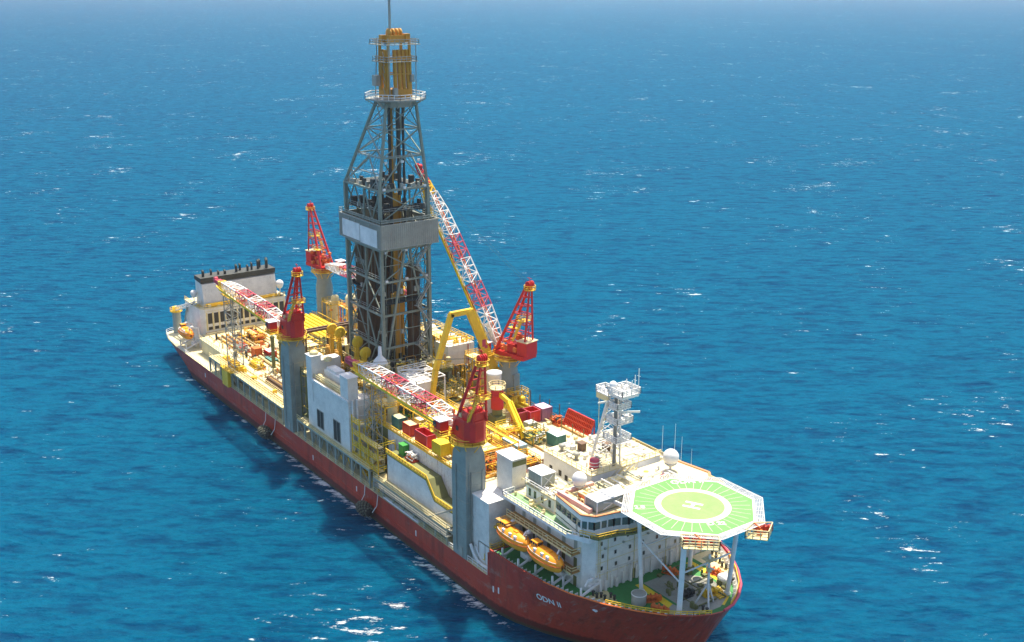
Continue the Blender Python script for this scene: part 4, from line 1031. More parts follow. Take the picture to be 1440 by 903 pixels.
# ------------------------------------------------------------------ square white block on starboard side
T = thing('shaker_house', 'tall square white block with two dark windows on the starboard side', 'deckhouse', (2.5, -15, 7.03))
g = G(); g.box(-8.5, 13.5, -20, -9.5, 11.9, 24.4); g.build('house_wall', WALLW, T)
g = G(); g.cut().box(-8.5, -5.6, -20, -17.3, 24.4, 30.3); g.box(-8.5, -5.6, -17.3, -12, 24.4, 29.0); g.cut().box(9.6, 13.5, -20, -17.4, 24.4, 30.2); g.build('corner_tower', WALLW, T)
for x0, x1, z0, z1 in ((-3.4, .0, 13.0, 17.6), (5.4, 8.8, 12.6, 17.8)):
    g = G(); g.box(x0, x1, -20.06, -19.9, z0, z1); w_ = g.build('window_opening', DKWIN, T)
    g = G()
    for a_, b_ in (((x0, z0), (x1, z0)), ((x1, z0), (x1, z1)), ((x1, z1), (x0, z1)), ((x0, z1), (x0, z0))): g.bar((a_[0], -20.08, a_[1]), (b_[0], -20.08, b_[1]), .14)
    g.bar(((x0 + x1) / 2, -20.08, z0), ((x0 + x1) / 2, -20.08, z1), .1); g.build('window_frame', GALV, w_)
g = G(); g.box(-5.4, 13.6, -20.3, -19.7, 24.4, 24.9); g.box(-8.7, -5.4, -20.2, -16.9, 30.3, 30.5); g.box(9.4, 13.7, -20.2, -17.2, 30.2, 30.4); g.build('parapet', WHITE, T)
g = G(); g.box(-5.0, 7.6, -19.0, -18.2, 25.2, 26.0); g.box(-5.2, 9.4, -19.6, -9.6, 24.4, 24.6); g.rail([(-5.4, -19.6, 24.9), (9.4, -19.6, 24.9)], 1.1, 1.6, .05)
g.lathe((-7, -18.5, 30.3), [(1.1, 0), (1.2, .6), (.8, 1.0), (.02, 1.2)], 12); g.lathe((-4.6, -16, 29), [(1.0, 0), (1.1, .6), (.02, 1.1)], 12); g.build('roof_duct', CREAM, T)
g = G(); g.box(-4.2, 6.4, -17.3, -14.2, 24.6, 27.2); g.box(-3.4, 1.6, -17.0, -14.6, 27.2, 27.9); g.build('roof_unit', WHITE, T)
g = G(); g.tube((14.0, -19.2, 12), (14.0, -19.2, 25), .22); g.tube((14.0, -18.0, 12), (14.0, -18.0, 25), .3); g.tube((-5.2, -20.15, 19), (-5.2, -20.15, 24), .08)
for k in range(5): g.bar((13.5, -20, 13 + k * 2.6), (14.4, -16, 13 + k * 2.6), .14)
g.build('wall_pipe', WHITE, T)
g = G()
for k in range(6):
    x = -8 + k * 4.2; g.bar((x, -20.3, 11.8), (x + 2.1, -20.3, 7.2), .2); g.bar((x + 4.2, -20.3, 11.8), (x + 2.1, -20.3, 7.2), .2)
for x in (-8, -2, 4, 10, 13): g.cut('support_post').bar((x, -18, 7), (x, -18, 12), .4)
g.build('support_truss', GREY, T)

# scaffolding stair tower just forward of white block, yellow
T = thing('stair_tower', 'yellow scaffold of stairs and landings forward of the square white block', 'stairs', (18.5, -17.5, 7.03)); g = G(); gp = G(); gs = G()
for x in (14.9, 18.5, 22.5, 27):
    for y in (-20, -15.4): g.bar((x, y, 7), (x, y, 22 if x < 20 else 17.4), .26)
for z in (11.7, 14.6, 17.5, 20.4):
    xe = 27 if z < 18 else 18.5
    for y in (-20, -15.4): g.bar((14.9, y, z), (xe, y, z), .2)
    gp.box(14.9, xe, -20, -18.4, z, z + .08) ; gs.rail([(14.9, -20, z + .08), (xe, -20, z + .08), (xe, -15.4, z + .08)], 1.1, 1.4, .055)
for k, z in enumerate((7.1, 11.7, 14.6, 17.5)):
    a_, b_ = ((15.5, -17, z), (18.2, -17, z + 2.9)) if k % 2 else ((18.2, -17, z), (15.5, -17, z + (4.6 if k == 0 else 2.9))); gs.stairs(a_, b_, .9)
g.bar((14.9, -20, 11.7), (18.5, -20, 17.5), .14); g.bar((22.5, -20, 7), (27, -20, 11.7), .16); g.bar((22.5, -20, 11.7), (18.5, -20, 17.5), .16)
g.build('scaffold_frame', YEL, T); gp.build('landing', CREAM, T); gs.build('handrail', YELB, T)
skid('cream valve manifold on a landing beside the gallery forward of the white block', 'valve_manifold', 'machinery', (20.5, -18.2, 11.7), (7, 3, 2.6), (CREAM, CREAM, YEL), 51)
skid('yellow pipe manifold tower behind the scaffold stairs', 'pipe_manifold', 'machinery', (17.6, -11.8, 7.1), (6, 5, 17), (YEL, CREAM, YEL), 52, vertical=True)

# ------------------------------------------------------------------ drill floor and substructure
T = thing('drill_floor', 'drill floor platform and dark substructure under the derrick', 'platform', (0, 0, 7.03))
g = G(); g.box(-14, 12.5, -8.5, 9.5, 26.2, 27.0); g.build('floor_plate', OLIVE, T)
g = G()
for x in (-13, -6, 1, 11.5):
    for y in (-8, 9): g.bar((x, y, 7), (x, y, 26.2), .9)
for y in (-8, 9):
    for k in range(3): x = (-13, -6, 1)[k]; g.bar((x, y, 14), (x + 7, y, 26), .4); g.bar((x, y, 20), (x + 7, y, 20), .4)
g.build('substructure_leg', DERG, T)
g = G(); g.box(-12, 11, -7, 8, 7, 19); g.build('moonpool_casing', DARK, T)
g = G(); cluttered(g, -13.5, 12, -8.2, 9, 27, 90, 61, 3.0); g.build('floor_machinery', DARK, T)
g = G(); cluttered(g, 7.4, 12, -8.2, 9, 27, 46, 62, 2.8); cluttered(g, -13.5, -10.5, -8.2, 9, 27, 30, 67, 2.6); g.rail([(-14, -8.5, 27), (12.5, -8.5, 27), (12.5, 9.5, 27)], 1.1, 1.5, .055); g.build('floor_equipment', CREAM, T)
g = G(); cluttered(g, 7.2, 12, -8.2, 9, 27, 30, 64, 2.4); g.build('floor_fittings', YEL, T)
# intermediate tensioner deck, starboard of derrick
T = thing('tensioner_deck', 'crowded cream tensioner deck between white block and derrick', 'platform', (-2, -12, 7.03))
g = G(); g.box(-17, 14, -14.4, -8.7, 21.6, 22.0); g.box(-17, -6, -14.4, -8.7, 7.05, 21.6); g.build('deck_plate', CREAMD, T)
g = G(); g.rail([(-17, -14.4, 22), (14, -14.4, 22), (14, -8.9, 22)], 1.1, 1.5, .055); cluttered(g, -16.6, 13.6, -14, -9, 22, 90, 71, 2.4); g.build('deck_equipment', CREAM, T)
g = G(); cluttered(g, -16.6, 13.6, -14, -9, 22, 44, 72, 2.8); g.box(-15, 0, -9.6, -8.9, 25.5, 25.7); g.build('deck_fittings', ORG_, T)
g = G(); cluttered(g, -16.6, 13.6, -14, -9, 22, 40, 73, 2.4); g.build('deck_valves', OLIVE, T)
g = G()
for x in (-12, -6, 0, 6, 12): g.bar((x, -14, 7), (x, -14, 21.8), .4)
g.build('deck_column', GREY, T)
for i, (x, z) in enumerate(((-16.6, 32.7), (-11.4, 33.2), (-2.7, 32.9), (1.9, 31.4))):
    T2 = thing('tensioner_sheave', 'round ochre tensioner sheave on a post between white block and derrick', 'sheave', (x, -9, 22), 'ochre sheaves by the derrick foot')
    g = G(); yy = -9.0 + (.0 if i % 2 else .4)
    vs = V((.8, -.6, 0)); ax = 'x'
    g.lathe((x, yy, z), [(.3, -.35), (1.25, -.3), (1.5, -.15), (1.3, 0), (1.5, .15), (1.25, .3), (.3, .35)], 20, ax='x'); g.build('wheel', YEL, T2)
    g = G(); g.bar((x, yy - .2, 22), (x, yy - .2, z - .4), .9, .6)
    for dz in (2, 4, 6, 8): g.bar((x - .9, yy - .6, 22 + dz), (x + .9, yy - .2, 22 + dz), .12)
    for dx in (-.9, .9): g.bar((x + dx, yy - .5, 22), (x + dx, yy - .5, z - 1.2), .22)
    g.box(x - 1.2, x + 1.2, yy - 1.1, yy + .5, z - 2.4, z - 2.25); g.rail([(x - 1.2, yy - 1.1, z - 2.25), (x + 1.2, yy - 1.1, z - 2.25)], 1, 1.2, .05); g.bar((x - .6, yy, z - 1), (x - .6, yy, z + .4), .2); g.bar((x + .6, yy, z - 1), (x + .6, yy, z + .4), .2); g.bar((x - .6, yy, z - 1), (x + .6, yy, z - 1), .5); g.build('sheave_post', YEL, T2)
for i, (x, y) in enumerate(((-14.6, -11.0), (-13.2, -11.6), (-9.8, -11.0), (-8.4, -11.6), (-5.2, -10.6))):
    g = G(); g.lathe((x, y, 22), [(.65, 0), (.65, 6.2), (.45, 6.6), (.45, 7.4), (.02, 7.5)], 12); g.build('hydraulic_cylinder', ORG_, label='upright ochre hydraulic cylinder beside the tensioner sheaves', cat='cylinder', group='ochre cylinders on the tensioner deck')
skid('cream accumulator rack on tensioner deck behind the white roof unit', 'accumulator_rack', 'machinery', (-3, -12.4, 22), (9, 3, 3.4), (CREAM, ORG_, YEL), 81, tanks=4, vertical=True)
skid('yellow and white pump skid at forward end of the tensioner deck', 'pump_skid', 'machinery', (8.5, -11.6, 22), (8, 4, 4.0), (YEL, WHITE, CREAM), 82)
skid('dark hydraulic power unit aft of the white block near the red crane', 'power_unit', 'machinery', (-12.6, -16.4, 11.6), (6, 4, 12), (OLIVE, OLIVE, YEL), 83, vertical=True)
T = thing('bell_nipple', 'white bell-shaped vent cap on a cream column at the derrick near corner', 'vent', (10.4, -9.6, 22)); g = G()
g.lathe((10.4, -9.6, 22), [(1.3, 0), (1.3, 8.4), (1.9, 8.6), (1.9, 9.2), (1.5, 10), (.5, 11.2), (.35, 13.4), (.02, 13.5)], 16); g.build('vent_column', WHITE, T)
g = G(); g.rail([(10.4 + 2.4 * math.cos(k * .785), -9.6 + 2.4 * math.sin(k * .785), 30.4) for k in range(8)], 1.1, 1.3, .06, close=True); g.lathe((10.4, -9.6, 30.2), [(1.3, 0), (2.5, 0), (2.5, .15), (1.3, .15)], 12); g.build('vent_platform', CREAM, T)
# white tank with open frame top
T = thing('open_top_tank', 'white steel tank with open grid frame on top in front of the derrick', 'tank', (16.5, -4, 20)); g = G()
g.box(13.2, 21.6, -6.4, -1.4, 23.6, 28.6); g.build('tank_wall', WALLW, T)
g = G()
for y in (-6.4, -3.9, -1.4, 1.4): g.bar((13, y, 29.3), (21.8, y, 29.3), .22)
for k in range(6): g.bar((13 + k * 1.76, -6.4, 29.3), (13 + k * 1.76, 1.4, 29.3), .22)
for x in (13.2, 17, 21.6):
    for y in (-6.3, 1.4): g.bar((x, y, 20), (x, y, 29.3), .26)
g.rail([(13, -6.4, 29.3), (13, 1.4, 29.3)], 1, 1.6, .06); g.tube((14, -6, 29.8), (18, 1, 29.8), .2); g.build('grid_frame', WHITE, T)
skid('cream pump skid under the open-top white tank', 'pump_skid', 'machinery', (17.2, -4, 20.05), (8, 5, 3), (CREAM, ORAE, GREY), 84)
# white panel box on far side
T = thing('mud_tank', 'plain white box tank framed by the yellow arch', 'tank', (5.5, 14.4, 20)); g = G(); g.box(2.4, 8.6, 10.6, 18.4, 25.6, 31.0); g.build('tank_wall', WALLW, T)
g = G(); 
for x in (2.8, 8.2):
    for y in (11, 14.5, 18): g.bar((x, y, 20), (x, y, 25.6), .35)
g.bar((8.3, 11, 20), (8.3, 18, 25.5), .2); g.build('tank_leg', OLIVE, T)
g = G(); g.tube((8.85, 16.4, 25.8), (8.85, 16.4, 30.8), .13, n=6); g.build('red_downpipe', REDC, T)
g = G(); g.rail([(2.4, 10.6, 31), (8.6, 10.6, 31), (8.6, 18.4, 31), (2.4, 18.4, 31)], 1.1, 1.5, .06, close=True); cluttered(g, 3, 8, 11, 18, 31, 16, 91, 1.8); g.build('tank_top_rail', YEL, T)
# yellow arch
T = thing('arch_gantry', 'thick bent yellow arch gantry forward of the derrick', 'gantry', (22, 7, 20)); g = G()
P = [(22, -2.9, 22), (22, -1.3, 31.3), (22, 3.2, 44.2), (22, 8.4, 43.9), (22, 15.6, 27.6), (22, 16.6, 24)]
g.bar(P[0], P[1], 1.0, 1.2); g.bar(P[1], P[2], 1.0, 1.2); g.bar((22, 2.9, 44.0), (22, 8.7, 44.0), 1.0, 1.2); g.bar((22, 8.1, 44.3), P[4], 1.3, 1.7); g.bar((22, 15.3, 28.6), P[5], 1.5, 2.1); g.build('arch_beam', YEL, T)
g = G(); g.cbox((22.72, 11.9, 35.6), (.04, 1.0, 1.8)); g.cbox((22.74, 12.5, 34.6), (.04, .8, .8)); g.build('warning_plate', PINK, T)
g = G(); g.lathe((22, 16.6, 24), [(1.6, -.6), (1.6, .6)], 14, ax='x'); g.lathe((22, 16.8, 21.6), [(1.2, -1.2), (1.2, 1.2)], 14, ax='x'); g.bar((22, 16.6, 24), (22, 16.8, 20), 1.0); g.bar((22, -2.9, 22), (22, -3, 20), 1.4); g.build('arch_foot', YEL, T)

# ------------------------------------------------------------------ pipe deck block
T = thing('pipe_deck_module', 'long white-walled module carrying the cream pipe and container deck', 'module', (42, 2, 7.03))
g = G(); g.box(14, 66, -14.6, 20.6, 19.55, 20.0); g.build('deck_slab', CREAMD, T)
g = G(); g.box(23, 58.5, -15.0, -14.6, 8, 20.0); g.build('starboard_wall', paint('scuffed_white_wall', (.70, .70, .70), .5, .9, 1.25, dirtcol=(.20, .17, .13)), T)
g = G(); g.box(23, 66, -14.55, 20, 7.05, 19.5); g.box(66, 66.3, -14.5, 20.5, 7.05, 19.5); g.build('inner_structure', OLIVE, T)
# walkway wall (lower), outboard
g = G(); g.prismy([(29, 9.6), (57.8, 8.4), (57.8, 13.2), (49.2, 13.2), (46.0, 16.8), (29, 16.8)], -18.9, -18.5); g.box(29, 29.4, -18.9, -15, 9, 16.8); g.build('outboard_wall', WALLW, T)
g = G(); g.box(28.6, 46, -18.9, -15.1, 16.8, 16.95); g.prismy([(46, 16.8), (46, 16.95), (49.3, 13.35), (57.8, 13.35), (57.8, 13.2), (49.2, 13.2)], -18.9, -15.1); g.build('outboard_walkway', OLIVE, T)
g = G(); q = [(28.6, -18.8, 16.95), (46, -18.8, 16.95), (49.3, -18.8, 13.35), (57.8, -18.8, 13.35)]; g.rail(q, 1.1, 1.2, .09, mids=2)
for p, r__ in zip(q[:-1], q[1:]): g.bar(V(p) + V((0, 0, .25)), V(r__) + V((0, 0, .25)), .12, .4)
g.build('walkway_railing', YEL, T)
g = G(); g.rail([(18, -14.8, 20), (58, -14.8, 20)], 1.1, 1.5, .07); g.bar((18, -14.9, 20.15), (58, -14.9, 20.15), .25, .35); g.build('deck_edge_railing', YEL, T)
g = G()
for k in range(9): g.bar((30 + k * 3.4, -18.4, 7), (30 + k * 3.4, -18.4, 9.2), .3)
for z, y in ((10.3, -19.6), (9.2, -20.6)): g.box(27, 58, y - .8, y + .6, z, z + .15); g.rail([(27, y - .8, z + .1), (58, y - .8, z + .1)], 1.1, 2.4, .06)
g.tube((30, -17.4, 8.1), (57, -17.4, 8.1), .25); g.tube((30, -16.7, 8.1), (57, -16.7, 8.1), .2); g.bar((50, -20.8, 10.5), (58.2, -18, 15.2), .35); g.build('lower_gallery', GALV, T)
g = G()
for k in range(14): g.bar((15 + k * 3.8, 20.3, 20), (15 + k * 3.8, 20.3, 24.2), .16)
g.rail([(14, 20.4, 20), (66, 20.4, 20)], 1.1, 1.6, .06); g.build('stanchion', BROWN, T)
g = G()
for x in range(26, 60, 4):
    for y in (7.2, 12.4, 17.6):
        if x > 40: g.bar((x, y, 20), (x, y, 22.6), .14)
g.build('pipe_stanchion', OLIVE, T)
g = G(); cluttered(g, 24, 64, -12, 19, 20, 110, 101, .7); g.build('deck_fittings', CREAM, T)
g = G(); g.prism([(56, -8), (66, -8), (66, 20.4), (58, 20.4)], 20.0, 20.02); g.build('bright_plating', CREAM, T)
g = G()
for x0, x1, y0, y1 in ((44, 60, 13, 13.7), (44, 60, 18.2, 18.7), (60, 60.7, 4, 18.7), (40, 58, 6.3, 6.6)): g.box(x0, x1, y0, y1, 20.0, 20.5)
g.build('pipe_bay_kerb', ORBROWN, T)
# items on wall: green locker, equipment on walkway
g = G(); g.box(30.6, 32.6, -16.6, -15.1, 16.95, 19.4); g.box(30.5, 32.7, -16.7, -15.05, 19.4, 19.5); g.build('locker', GREENP, label='bright green locker standing on the walkway against the white wall', cat='locker')
skid('red and dark fire station on walkway just forward of the green locker', 'fire_station', 'machinery', (35.3, -16.0, 16.95), (3.4, 1.4, 1.6), (REDC, ORAE, WHITE), 111, frame=False)
# containers
container('teal roofed box at aft end of the row along the white wall', (23.6, -12.2, 20.05), (3.0, 2.3, 2.6), TEAL, roof=CREAM)
container('rusty red box with cream roof between the teal box and open red skip', (28.6, -12.2, 20.05), (3.2, 2.3, 2.6), REDC, roof=CREAM)
container('open-topped bright red skip with pink rim on the starboard deck edge', (36.0, -12.8, 20.05), (5.0, 2.3, 3.1), RED, open_top=True, name='cargo_skip')
container('bright yellow box on legs beside the nearest crane pedestal', (43.7, -13.4, 20.9), (3.4, 2.6, 2.8), YELB, name='cargo_box')
container('yellow box half hidden behind the nearest red crane house', (47.0, -10.8, 20.5), (4.6, 2.0, 2.4), YELB, name='cargo_box')
container('open red skip beyond the nearest crane, first of two', (37.2, 11.9, 20.05), (3.0, 2.5, 2.9), REDC, az=90, open_top=True, name='cargo_skip')
container('open red skip touching the purple container', (38.0, 14.9, 20.05), (3.0, 2.9, 2.9), RED, open_top=True, name='cargo_skip')
container('faded purple container with pink roof by the far deck rail', (38.0, 18.2, 20.05), (3.4, 2.8, 3.0), PURP, roof=paint('pink_roof', (.72, .5, .6), .5, .1, .1))
container('grey-green container with white roof standing alone on the cream deck', (52.6, 10.9, 20.05), (3.8, 2.4, 2.8), TEAL, roof=WHITE)
container('long pale blue roofed container behind the white vent tower', (51.4, .4, 20.3), (6.0, 2.4, 2.8), BLUEP)
container('yellow box touching the pale blue container', (47.0, -2.0, 20.05), (3.4, 2.6, 2.6), YELB, name='cargo_box')
container('small white roofed hut beside the open-top tank', (14.4, -8.2, 20.05), (2.6, 2.2, 3.6), GALV, roof=WHITE, name='deck_hut')
container('small white roofed hut on posts by the red pillar crane', (41.2, 12.2, 20.05), (2.2, 2.2, 1.4), GREY, roof=WHITE, name='deck_hut')
container('low white roofed box on the deck under the crane boom', (24.5, -7.4, 20.05), (2.2, 1.8, 1.2), CREAM, roof=WHITE, name='cargo_box')
T = thing('mud_pit', 'dark green open pit with pale cross bars behind the teal box', 'pit', (17.2, -6.2, 20)); g = G(); g.box(14, 20.3, -8.2, -4, 20.0, 20.5); g.build('pit_cover', paint('dark_green_cover', (.05, .11, .03), .6, .3, .1), T)
g = G(); 
for y in (-8.1, -4.1): g.bar((14, y, 20.6), (20.3, y, 20.6), .2)
for x in (14.1, 17, 20.2): g.bar((x, -8.1, 20.6), (x, -4.1, 20.6), .2)
g.build('pit_rim', GREENP, T)
# knuckle pillar crane
T = thing('knuckle_crane', 'red pillar crane with yellow boom folded down to the deck', 'crane', (35, 7.2, 20)); g = G()
g.box(33.4, 36.6, 5.8, 8.6, 20, 22.4); g.lathe((35, 7.2, 20), [(1.2, 2.4), (1.2, 4)], 14); g.build('pillar_base', OLIVE, T)
g = G(); g.lathe((35, 7.2, 24), [(1.5, 0), (1.5, 4.8), (1.3, 5)], 16); g.lathe((35, 7.2, 24), [(1.65, 2.9), (1.65, 3.4)], 16); g.build('red_pillar', RED, T)
g = G(); g.lathe((35, 7.2, 29), [(2.0, -.1), (2.0, .1), (1.4, .1)], 14); g.rail([(35 + 2 * math.cos(k * .785), 7.2 + 2 * math.sin(k * .785), 29.1) for k in range(8)], 1, 1.3, .06, close=True); g.build('pillar_platform', CREAM, T)
g = G(); g.bar((36.5, 7, 27.8), (41, 6.6, 27.2), .6, 1.1); g.bar((40.6, 6.3, 27.4), (46.8, 6.2, 20.8), .7, 1.0); g.bar((40.6, 7.2, 27.4), (46.8, 7.1, 20.8), .35, .6); g.tube((39, 6.6, 26), (43, 6.5, 24.6), .25); g.build('folding_boom', YELB, T)
T = thing('white_vessel', 'short white capped vessel between yellow arch foot and red pillar crane', 'tank', (30.6, 9.4, 20)); g = G(); g.lathe((30.6, 9.4, 20), [(1.7, 0), (1.7, 10.6), (1.85, 10.7), (1.85, 11.1), (.02, 11.4)], 18); g.build('vessel_shell', WHITE, T); g = G(); g.box(29, 32.4, 7.5, 11.3, 25, 25.2); g.rail([(29, 7.5, 25.2), (32.4, 7.5, 25.2), (32.4, 11.3, 25.2)], 1, 1.3, .06); g.build('vessel_platform', YEL, T)
# catwalk machine, long yellow rails along port side
T = thing('catwalk_machine', 'long yellow twin-rail catwalk machine running forward from under the arch', 'machinery', (22, 15, 20)); g = G()
for y in (12.8, 14.2, 16.6, 18.2): g.bar((0, y, 20.9), (36 if y > 14 else 33, y, 20.9), .5, .7)
for k in range(12): g.bar((1 + k * 3, 12.8, 20.5), (1 + k * 3, 14.2, 20.5), .3); g.bar((1 + k * 3, 16.6, 20.5), (1 + k * 3, 18.2, 20.5), .3)
g.box(18, 27, 16.9, 17.9, 21.2, 22.0); g.build('twin_rail', YELB, T)
g = G(); g.box(1, 33, 10.8, 12.2, 20, 21.2); g.rail([(1, 10.8, 21.2), (33, 10.8, 21.2)], 1, 1.6, .06); cluttered(g, 2, 33, 11, 12, 21.2, 20, 121, .8); g.build('cable_tray', CREAM, T)
T = thing('drill_pipe_bay', 'bay of brown drill pipe stowed between containers and the yellow catwalk rails', 'pipe bay', (28, 2, 20)); g = G()
for k in range(14): g.tube((22, 1.6 + k * .5, 20.3), (34, 1.6 + k * .5, 20.3), .2, n=6)
for k in range(10): g.tube((23, 1.8 + k * .5, 20.7), (33, 1.8 + k * .5, 20.7), .2, n=6)
g.build('drill_pipe', BROWN, T, kind='stuff'); g = G()
for x in (23, 28, 33): g.bar((x, 1.2, 20), (x, 1.2, 22.4), .25); g.bar((x, 8.8, 20), (x, 8.8, 22.4), .25); g.bar((x, 1.2, 20.1), (x, 8.8, 20.1), .25)
g.build('bay_post', GREY, T)
SK = [
 ('yellow transfer skid running beside the open red skip', 'transfer_skid', (35.5, -8.8, 20.05), (15, 2.2, 1.4), (YELB, YEL, YELB), 131, False),
 ('cream pump skid between green pit and drill pipe bay', 'pump_skid', (22, -1.2, 20.05), (7, 3.6, 2.6), (CREAM, CREAM, WHITE), 132, True),
 ('yellow and cream pump set beneath the middle of the nearest boom', 'pump_set', (31, -3.6, 20.05), (9, 5, 3.0), (YEL, ORG_, CREAM), 133, True),
 ('orange and yellow manifold just behind the nearest red crane house', 'manifold', (41, -4.8, 20.05), (8, 5, 3.2), (YEL, ORAE, YELB), 134, True),
 ('tangle of orange hoses between nearest pedestal and white vent tower', 'hose_station', (54.2, -8.6, 20.05), (8.5, 8.0, 4.2), (ORG_, ORAE, YEL), 135, True),
 ('olive framed reel beside the pale blue container', 'cable_reel', (58.8, -2.0, 20.05), (5, 4, 2.2), (YEL, ORG_, ORAE), 136, True),
 ('brown low grating skid forward of the pale blue container', 'grating_skid', (61, 1.0, 20.05), (4, 4, 1.6), (ORG_, BROWN, BROWN), 137, False),
 ('green framed open bay just aft of the grey-green container', 'open_bay', (47.2, 8.4, 20.05), (6, 4.4, 2.0), (OLIVE, GRNP, YEL), 138, True),
 ('yellow winch stand at the foot of the folded yellow boom', 'winch_stand', (44.2, 3.8, 20.05), (4.6, 4, 3.0), (YELB, ORG_, YELB), 139, True),
 ('tall white and yellow silo group on far side beside the derrick foot', 'silo_group', (-3, 15.5, 20.05), (14, 6, 11), (YEL, WHITE, CREAM), 140, True),
 ('grey vent stack group behind the white box tank', 'vent_stack', (14.5, 16.5, 20.05), (7, 5, 9), (YEL, CREAM, ORG_), 141, True),
 ('low cream mud pumps between drill floor and the catwalk', 'mud_pump', (13.5, 6.5, 20.05), (9, 5, 4), (OLIVE, CREAM, YEL), 142, True),
 ('small orange pump group by the far rail between purple container and red rack', 'pump_group', (43.0, 18.7, 20.05), (3.4, 1.8, 1.8), (ORAE, REDC, ORAE), 143, False),
 ('cream valve skid at foot of the far grey crane pedestal', 'valve_skid', (28.5, 17.8, 20.05), (3, 4.4, 3.4), (YEL, YELB, YEL), 144, True)]
for lb, nm, pos, sz, ms, sd, fr in SK: skid(lb, nm, 'machinery', pos, sz, ms, sd, frame=fr, vertical=(nm in ('silo_group', 'vent_stack')), tanks=3 if sz[0] > 8 else 2)
T = thing('platform_bridge', 'raised port platform carrying silos and catwalk beside the derrick', 'platform', (0, 15, 7.03)); g = G(); g.box(-14, 14, 10, 20.6, 19.5, 20.0); g.build('platform_slab', CREAMD, T)
g = G(); g.box(-13, 13.5, 10.5, 20, 7.05, 19.5); g.build('platform_wall', OLIVE, T)
g = G(); g.rail([(-14, 20.4, 20), (14, 20.4, 20)], 1.1, 1.6, .06); cluttered(g, -13, 13, 11, 20, 20, 70, 151, 3.0); g.build('platform_fittings', YEL, T)
g = G(); cluttered(g, -13, 13, 11, 20, 20, 50, 152, 3.4); g.build('platform_equipment', CREAM, T)
g = G(); g.box(14, 23, -14.5, 10, 7.05, 19.5); g.build('mid_bulkhead', OLIVE, label='olive machinery bulkhead under the deck beside the scaffold stairs', cat='bulkhead')
# red slatted rack on far deck edge
T = thing('red_rack', 'tilted bright red slatted rack standing along the far deck rail', 'rack', (49.6, 19.4, 20)); g = G()
A_, B_ = V((45, 20.2, 23.9)), V((54.4, 20.2, 23.9)); A2, B2 = V((45, 18.9, 20.9)), V((54.4, 18.9, 20.9))
for k in range(17):
    t_ = k / 16; g.bar(A_.lerp(B_, t_), A2.lerp(B2, t_), .22, .3)
for t_ in (0, .3, .6, 1): g.bar(A_.lerp(A2, t_), B_.lerp(B2, t_), .2, .3)
g.add([A_ + V((0, .15, 0)), B_ + V((0, .15, 0)), B2 + V((0, .15, 0)), A2 + V((0, .15, 0))], [(0, 1, 2, 3)]); g.build('rack_slats', paint('rack_red', (.62, .06, .02), .45, .15, .2), T)
g = G(); 
for x in (45, 49.7, 54.4): g.bar((x, 20.3, 20), (x, 20.3, 24), .2); g.bar((x, 18.6, 20), (x, 18.9, 21), .2)
g.bar((45, 20.3, 24.1), (54.4, 20.3, 24.1), .3); g.build('rack_frame', RED, T)
# bulkhead wall + vent tower forward of nearest crane
T = thing('vent_tower', 'white square vent tower with dark band under its roof, forward of nearest crane', 'tower', (68, -12, 7.03)); g = G(); g.box(65.4, 70.6, -13.9, -10.4, 7.05, 29.0); g.build('tower_wall', WALLW, T)
g = G(); g.box(65.2, 70.8, -14.1, -10.2, 29.0, 29.2); g.build('tower_roof', WHITE, T)
g = G(); g.box(70.58, 70.66, -13.8, -10.5, 27.6, 28.7); g.build('dark_band', OLIVE, T)
T = thing('cross_bulkhead', 'plain cream-white bulkhead wall between nearest crane pedestal and the accommodation', 'wall', (68.5, -14, 7.03)); g = G(); g.box(64.8, 70.9, -19.6, -14.1, 7.05, 21.4); g.box(65.5, 71.2, -10.3, 18, 7.05, 20.6); g.build('bulkhead_wall', WALLW, T)
g = G(); g.box(64.7, 71, -19.8, -14.0, 21.4, 21.6); g.box(65.4, 71.3, -10.2, 18.1, 20.6, 20.8); g.build('wall_cap', WHITE, T)
g = G(); g.rail([(71.1, -10, 20.8), (71.1, 18, 20.8)], 1.1, 1.5, .05); g.box(71, 71.8, -18.6, -16.2, 16.2, 16.5); g.tube((71.2, -18, 16.8), (72.6, -15, 16.8), .22); g.build('bulkhead_rail', YEL, T)
T = thing('mooring_chute', 'white curved pipe chute on the deck edge at the foot of nearest pedestal', 'chute', (68, -19.6, 7.03)); g = G()
g.path([(65.8, -20.6, 11.0), (66.6, -20.4, 9.2), (67.6, -20.2, 8.0), (69, -20, 7.6), (71, -19.8, 7.6)], .3, 8); g.path([(66.5, -19.8, 10.5), (67.4, -19.6, 8.8), (68.4, -19.4, 7.8), (71, -19.2, 7.8)], .2, 8); g.build('chute_pipe', WHITE, T)
skid('yellow and white hose saddle between pedestal foot and bow bulwark', 'hose_saddle', 'machinery', (69.5, -18.0, 7.05), (4.5, 3.0, 5.0), (YEL, WHITE, YEL), 160)

# ------------------------------------------------------------------ accommodation
AC = thing('accommodation_block', 'white accommodation block with wide curved bridge behind the helideck', 'building', (85, 0, 12.03))
g = G(); g.prism([(73, -14.8), (93.8, -14.8), (96, -13.4), (96, 14.5), (94, 15.8), (73, 15.8)], 12.03, 23.0); g.build('main_wall', WALLW, AC)
g = G(); g.prism([(72, -17.2), (92.2, -17.2), (96.4, -15.4), (96.6, -13.5), (96.6, 14.8), (94, 21.0), (66.4, 21.0), (66.4, -10.4), (71.4, -10.4), (71.4, -14.2), (72, -14.2)], 22.85, 23.1); g.build('upper_deck', CREAMD, AC)
g = G()
g.prism([(72.4, -16.7), (92, -16.7), (92, -13.9), (72.4, -13.9)], 23.1, 23.12); g.prism([(84.6, -15.6), (95.6, -14.9), (95.6, -13), (84.6, -13)], 23.13, 23.14) ; g.build('green_walkway', GRNP, AC)
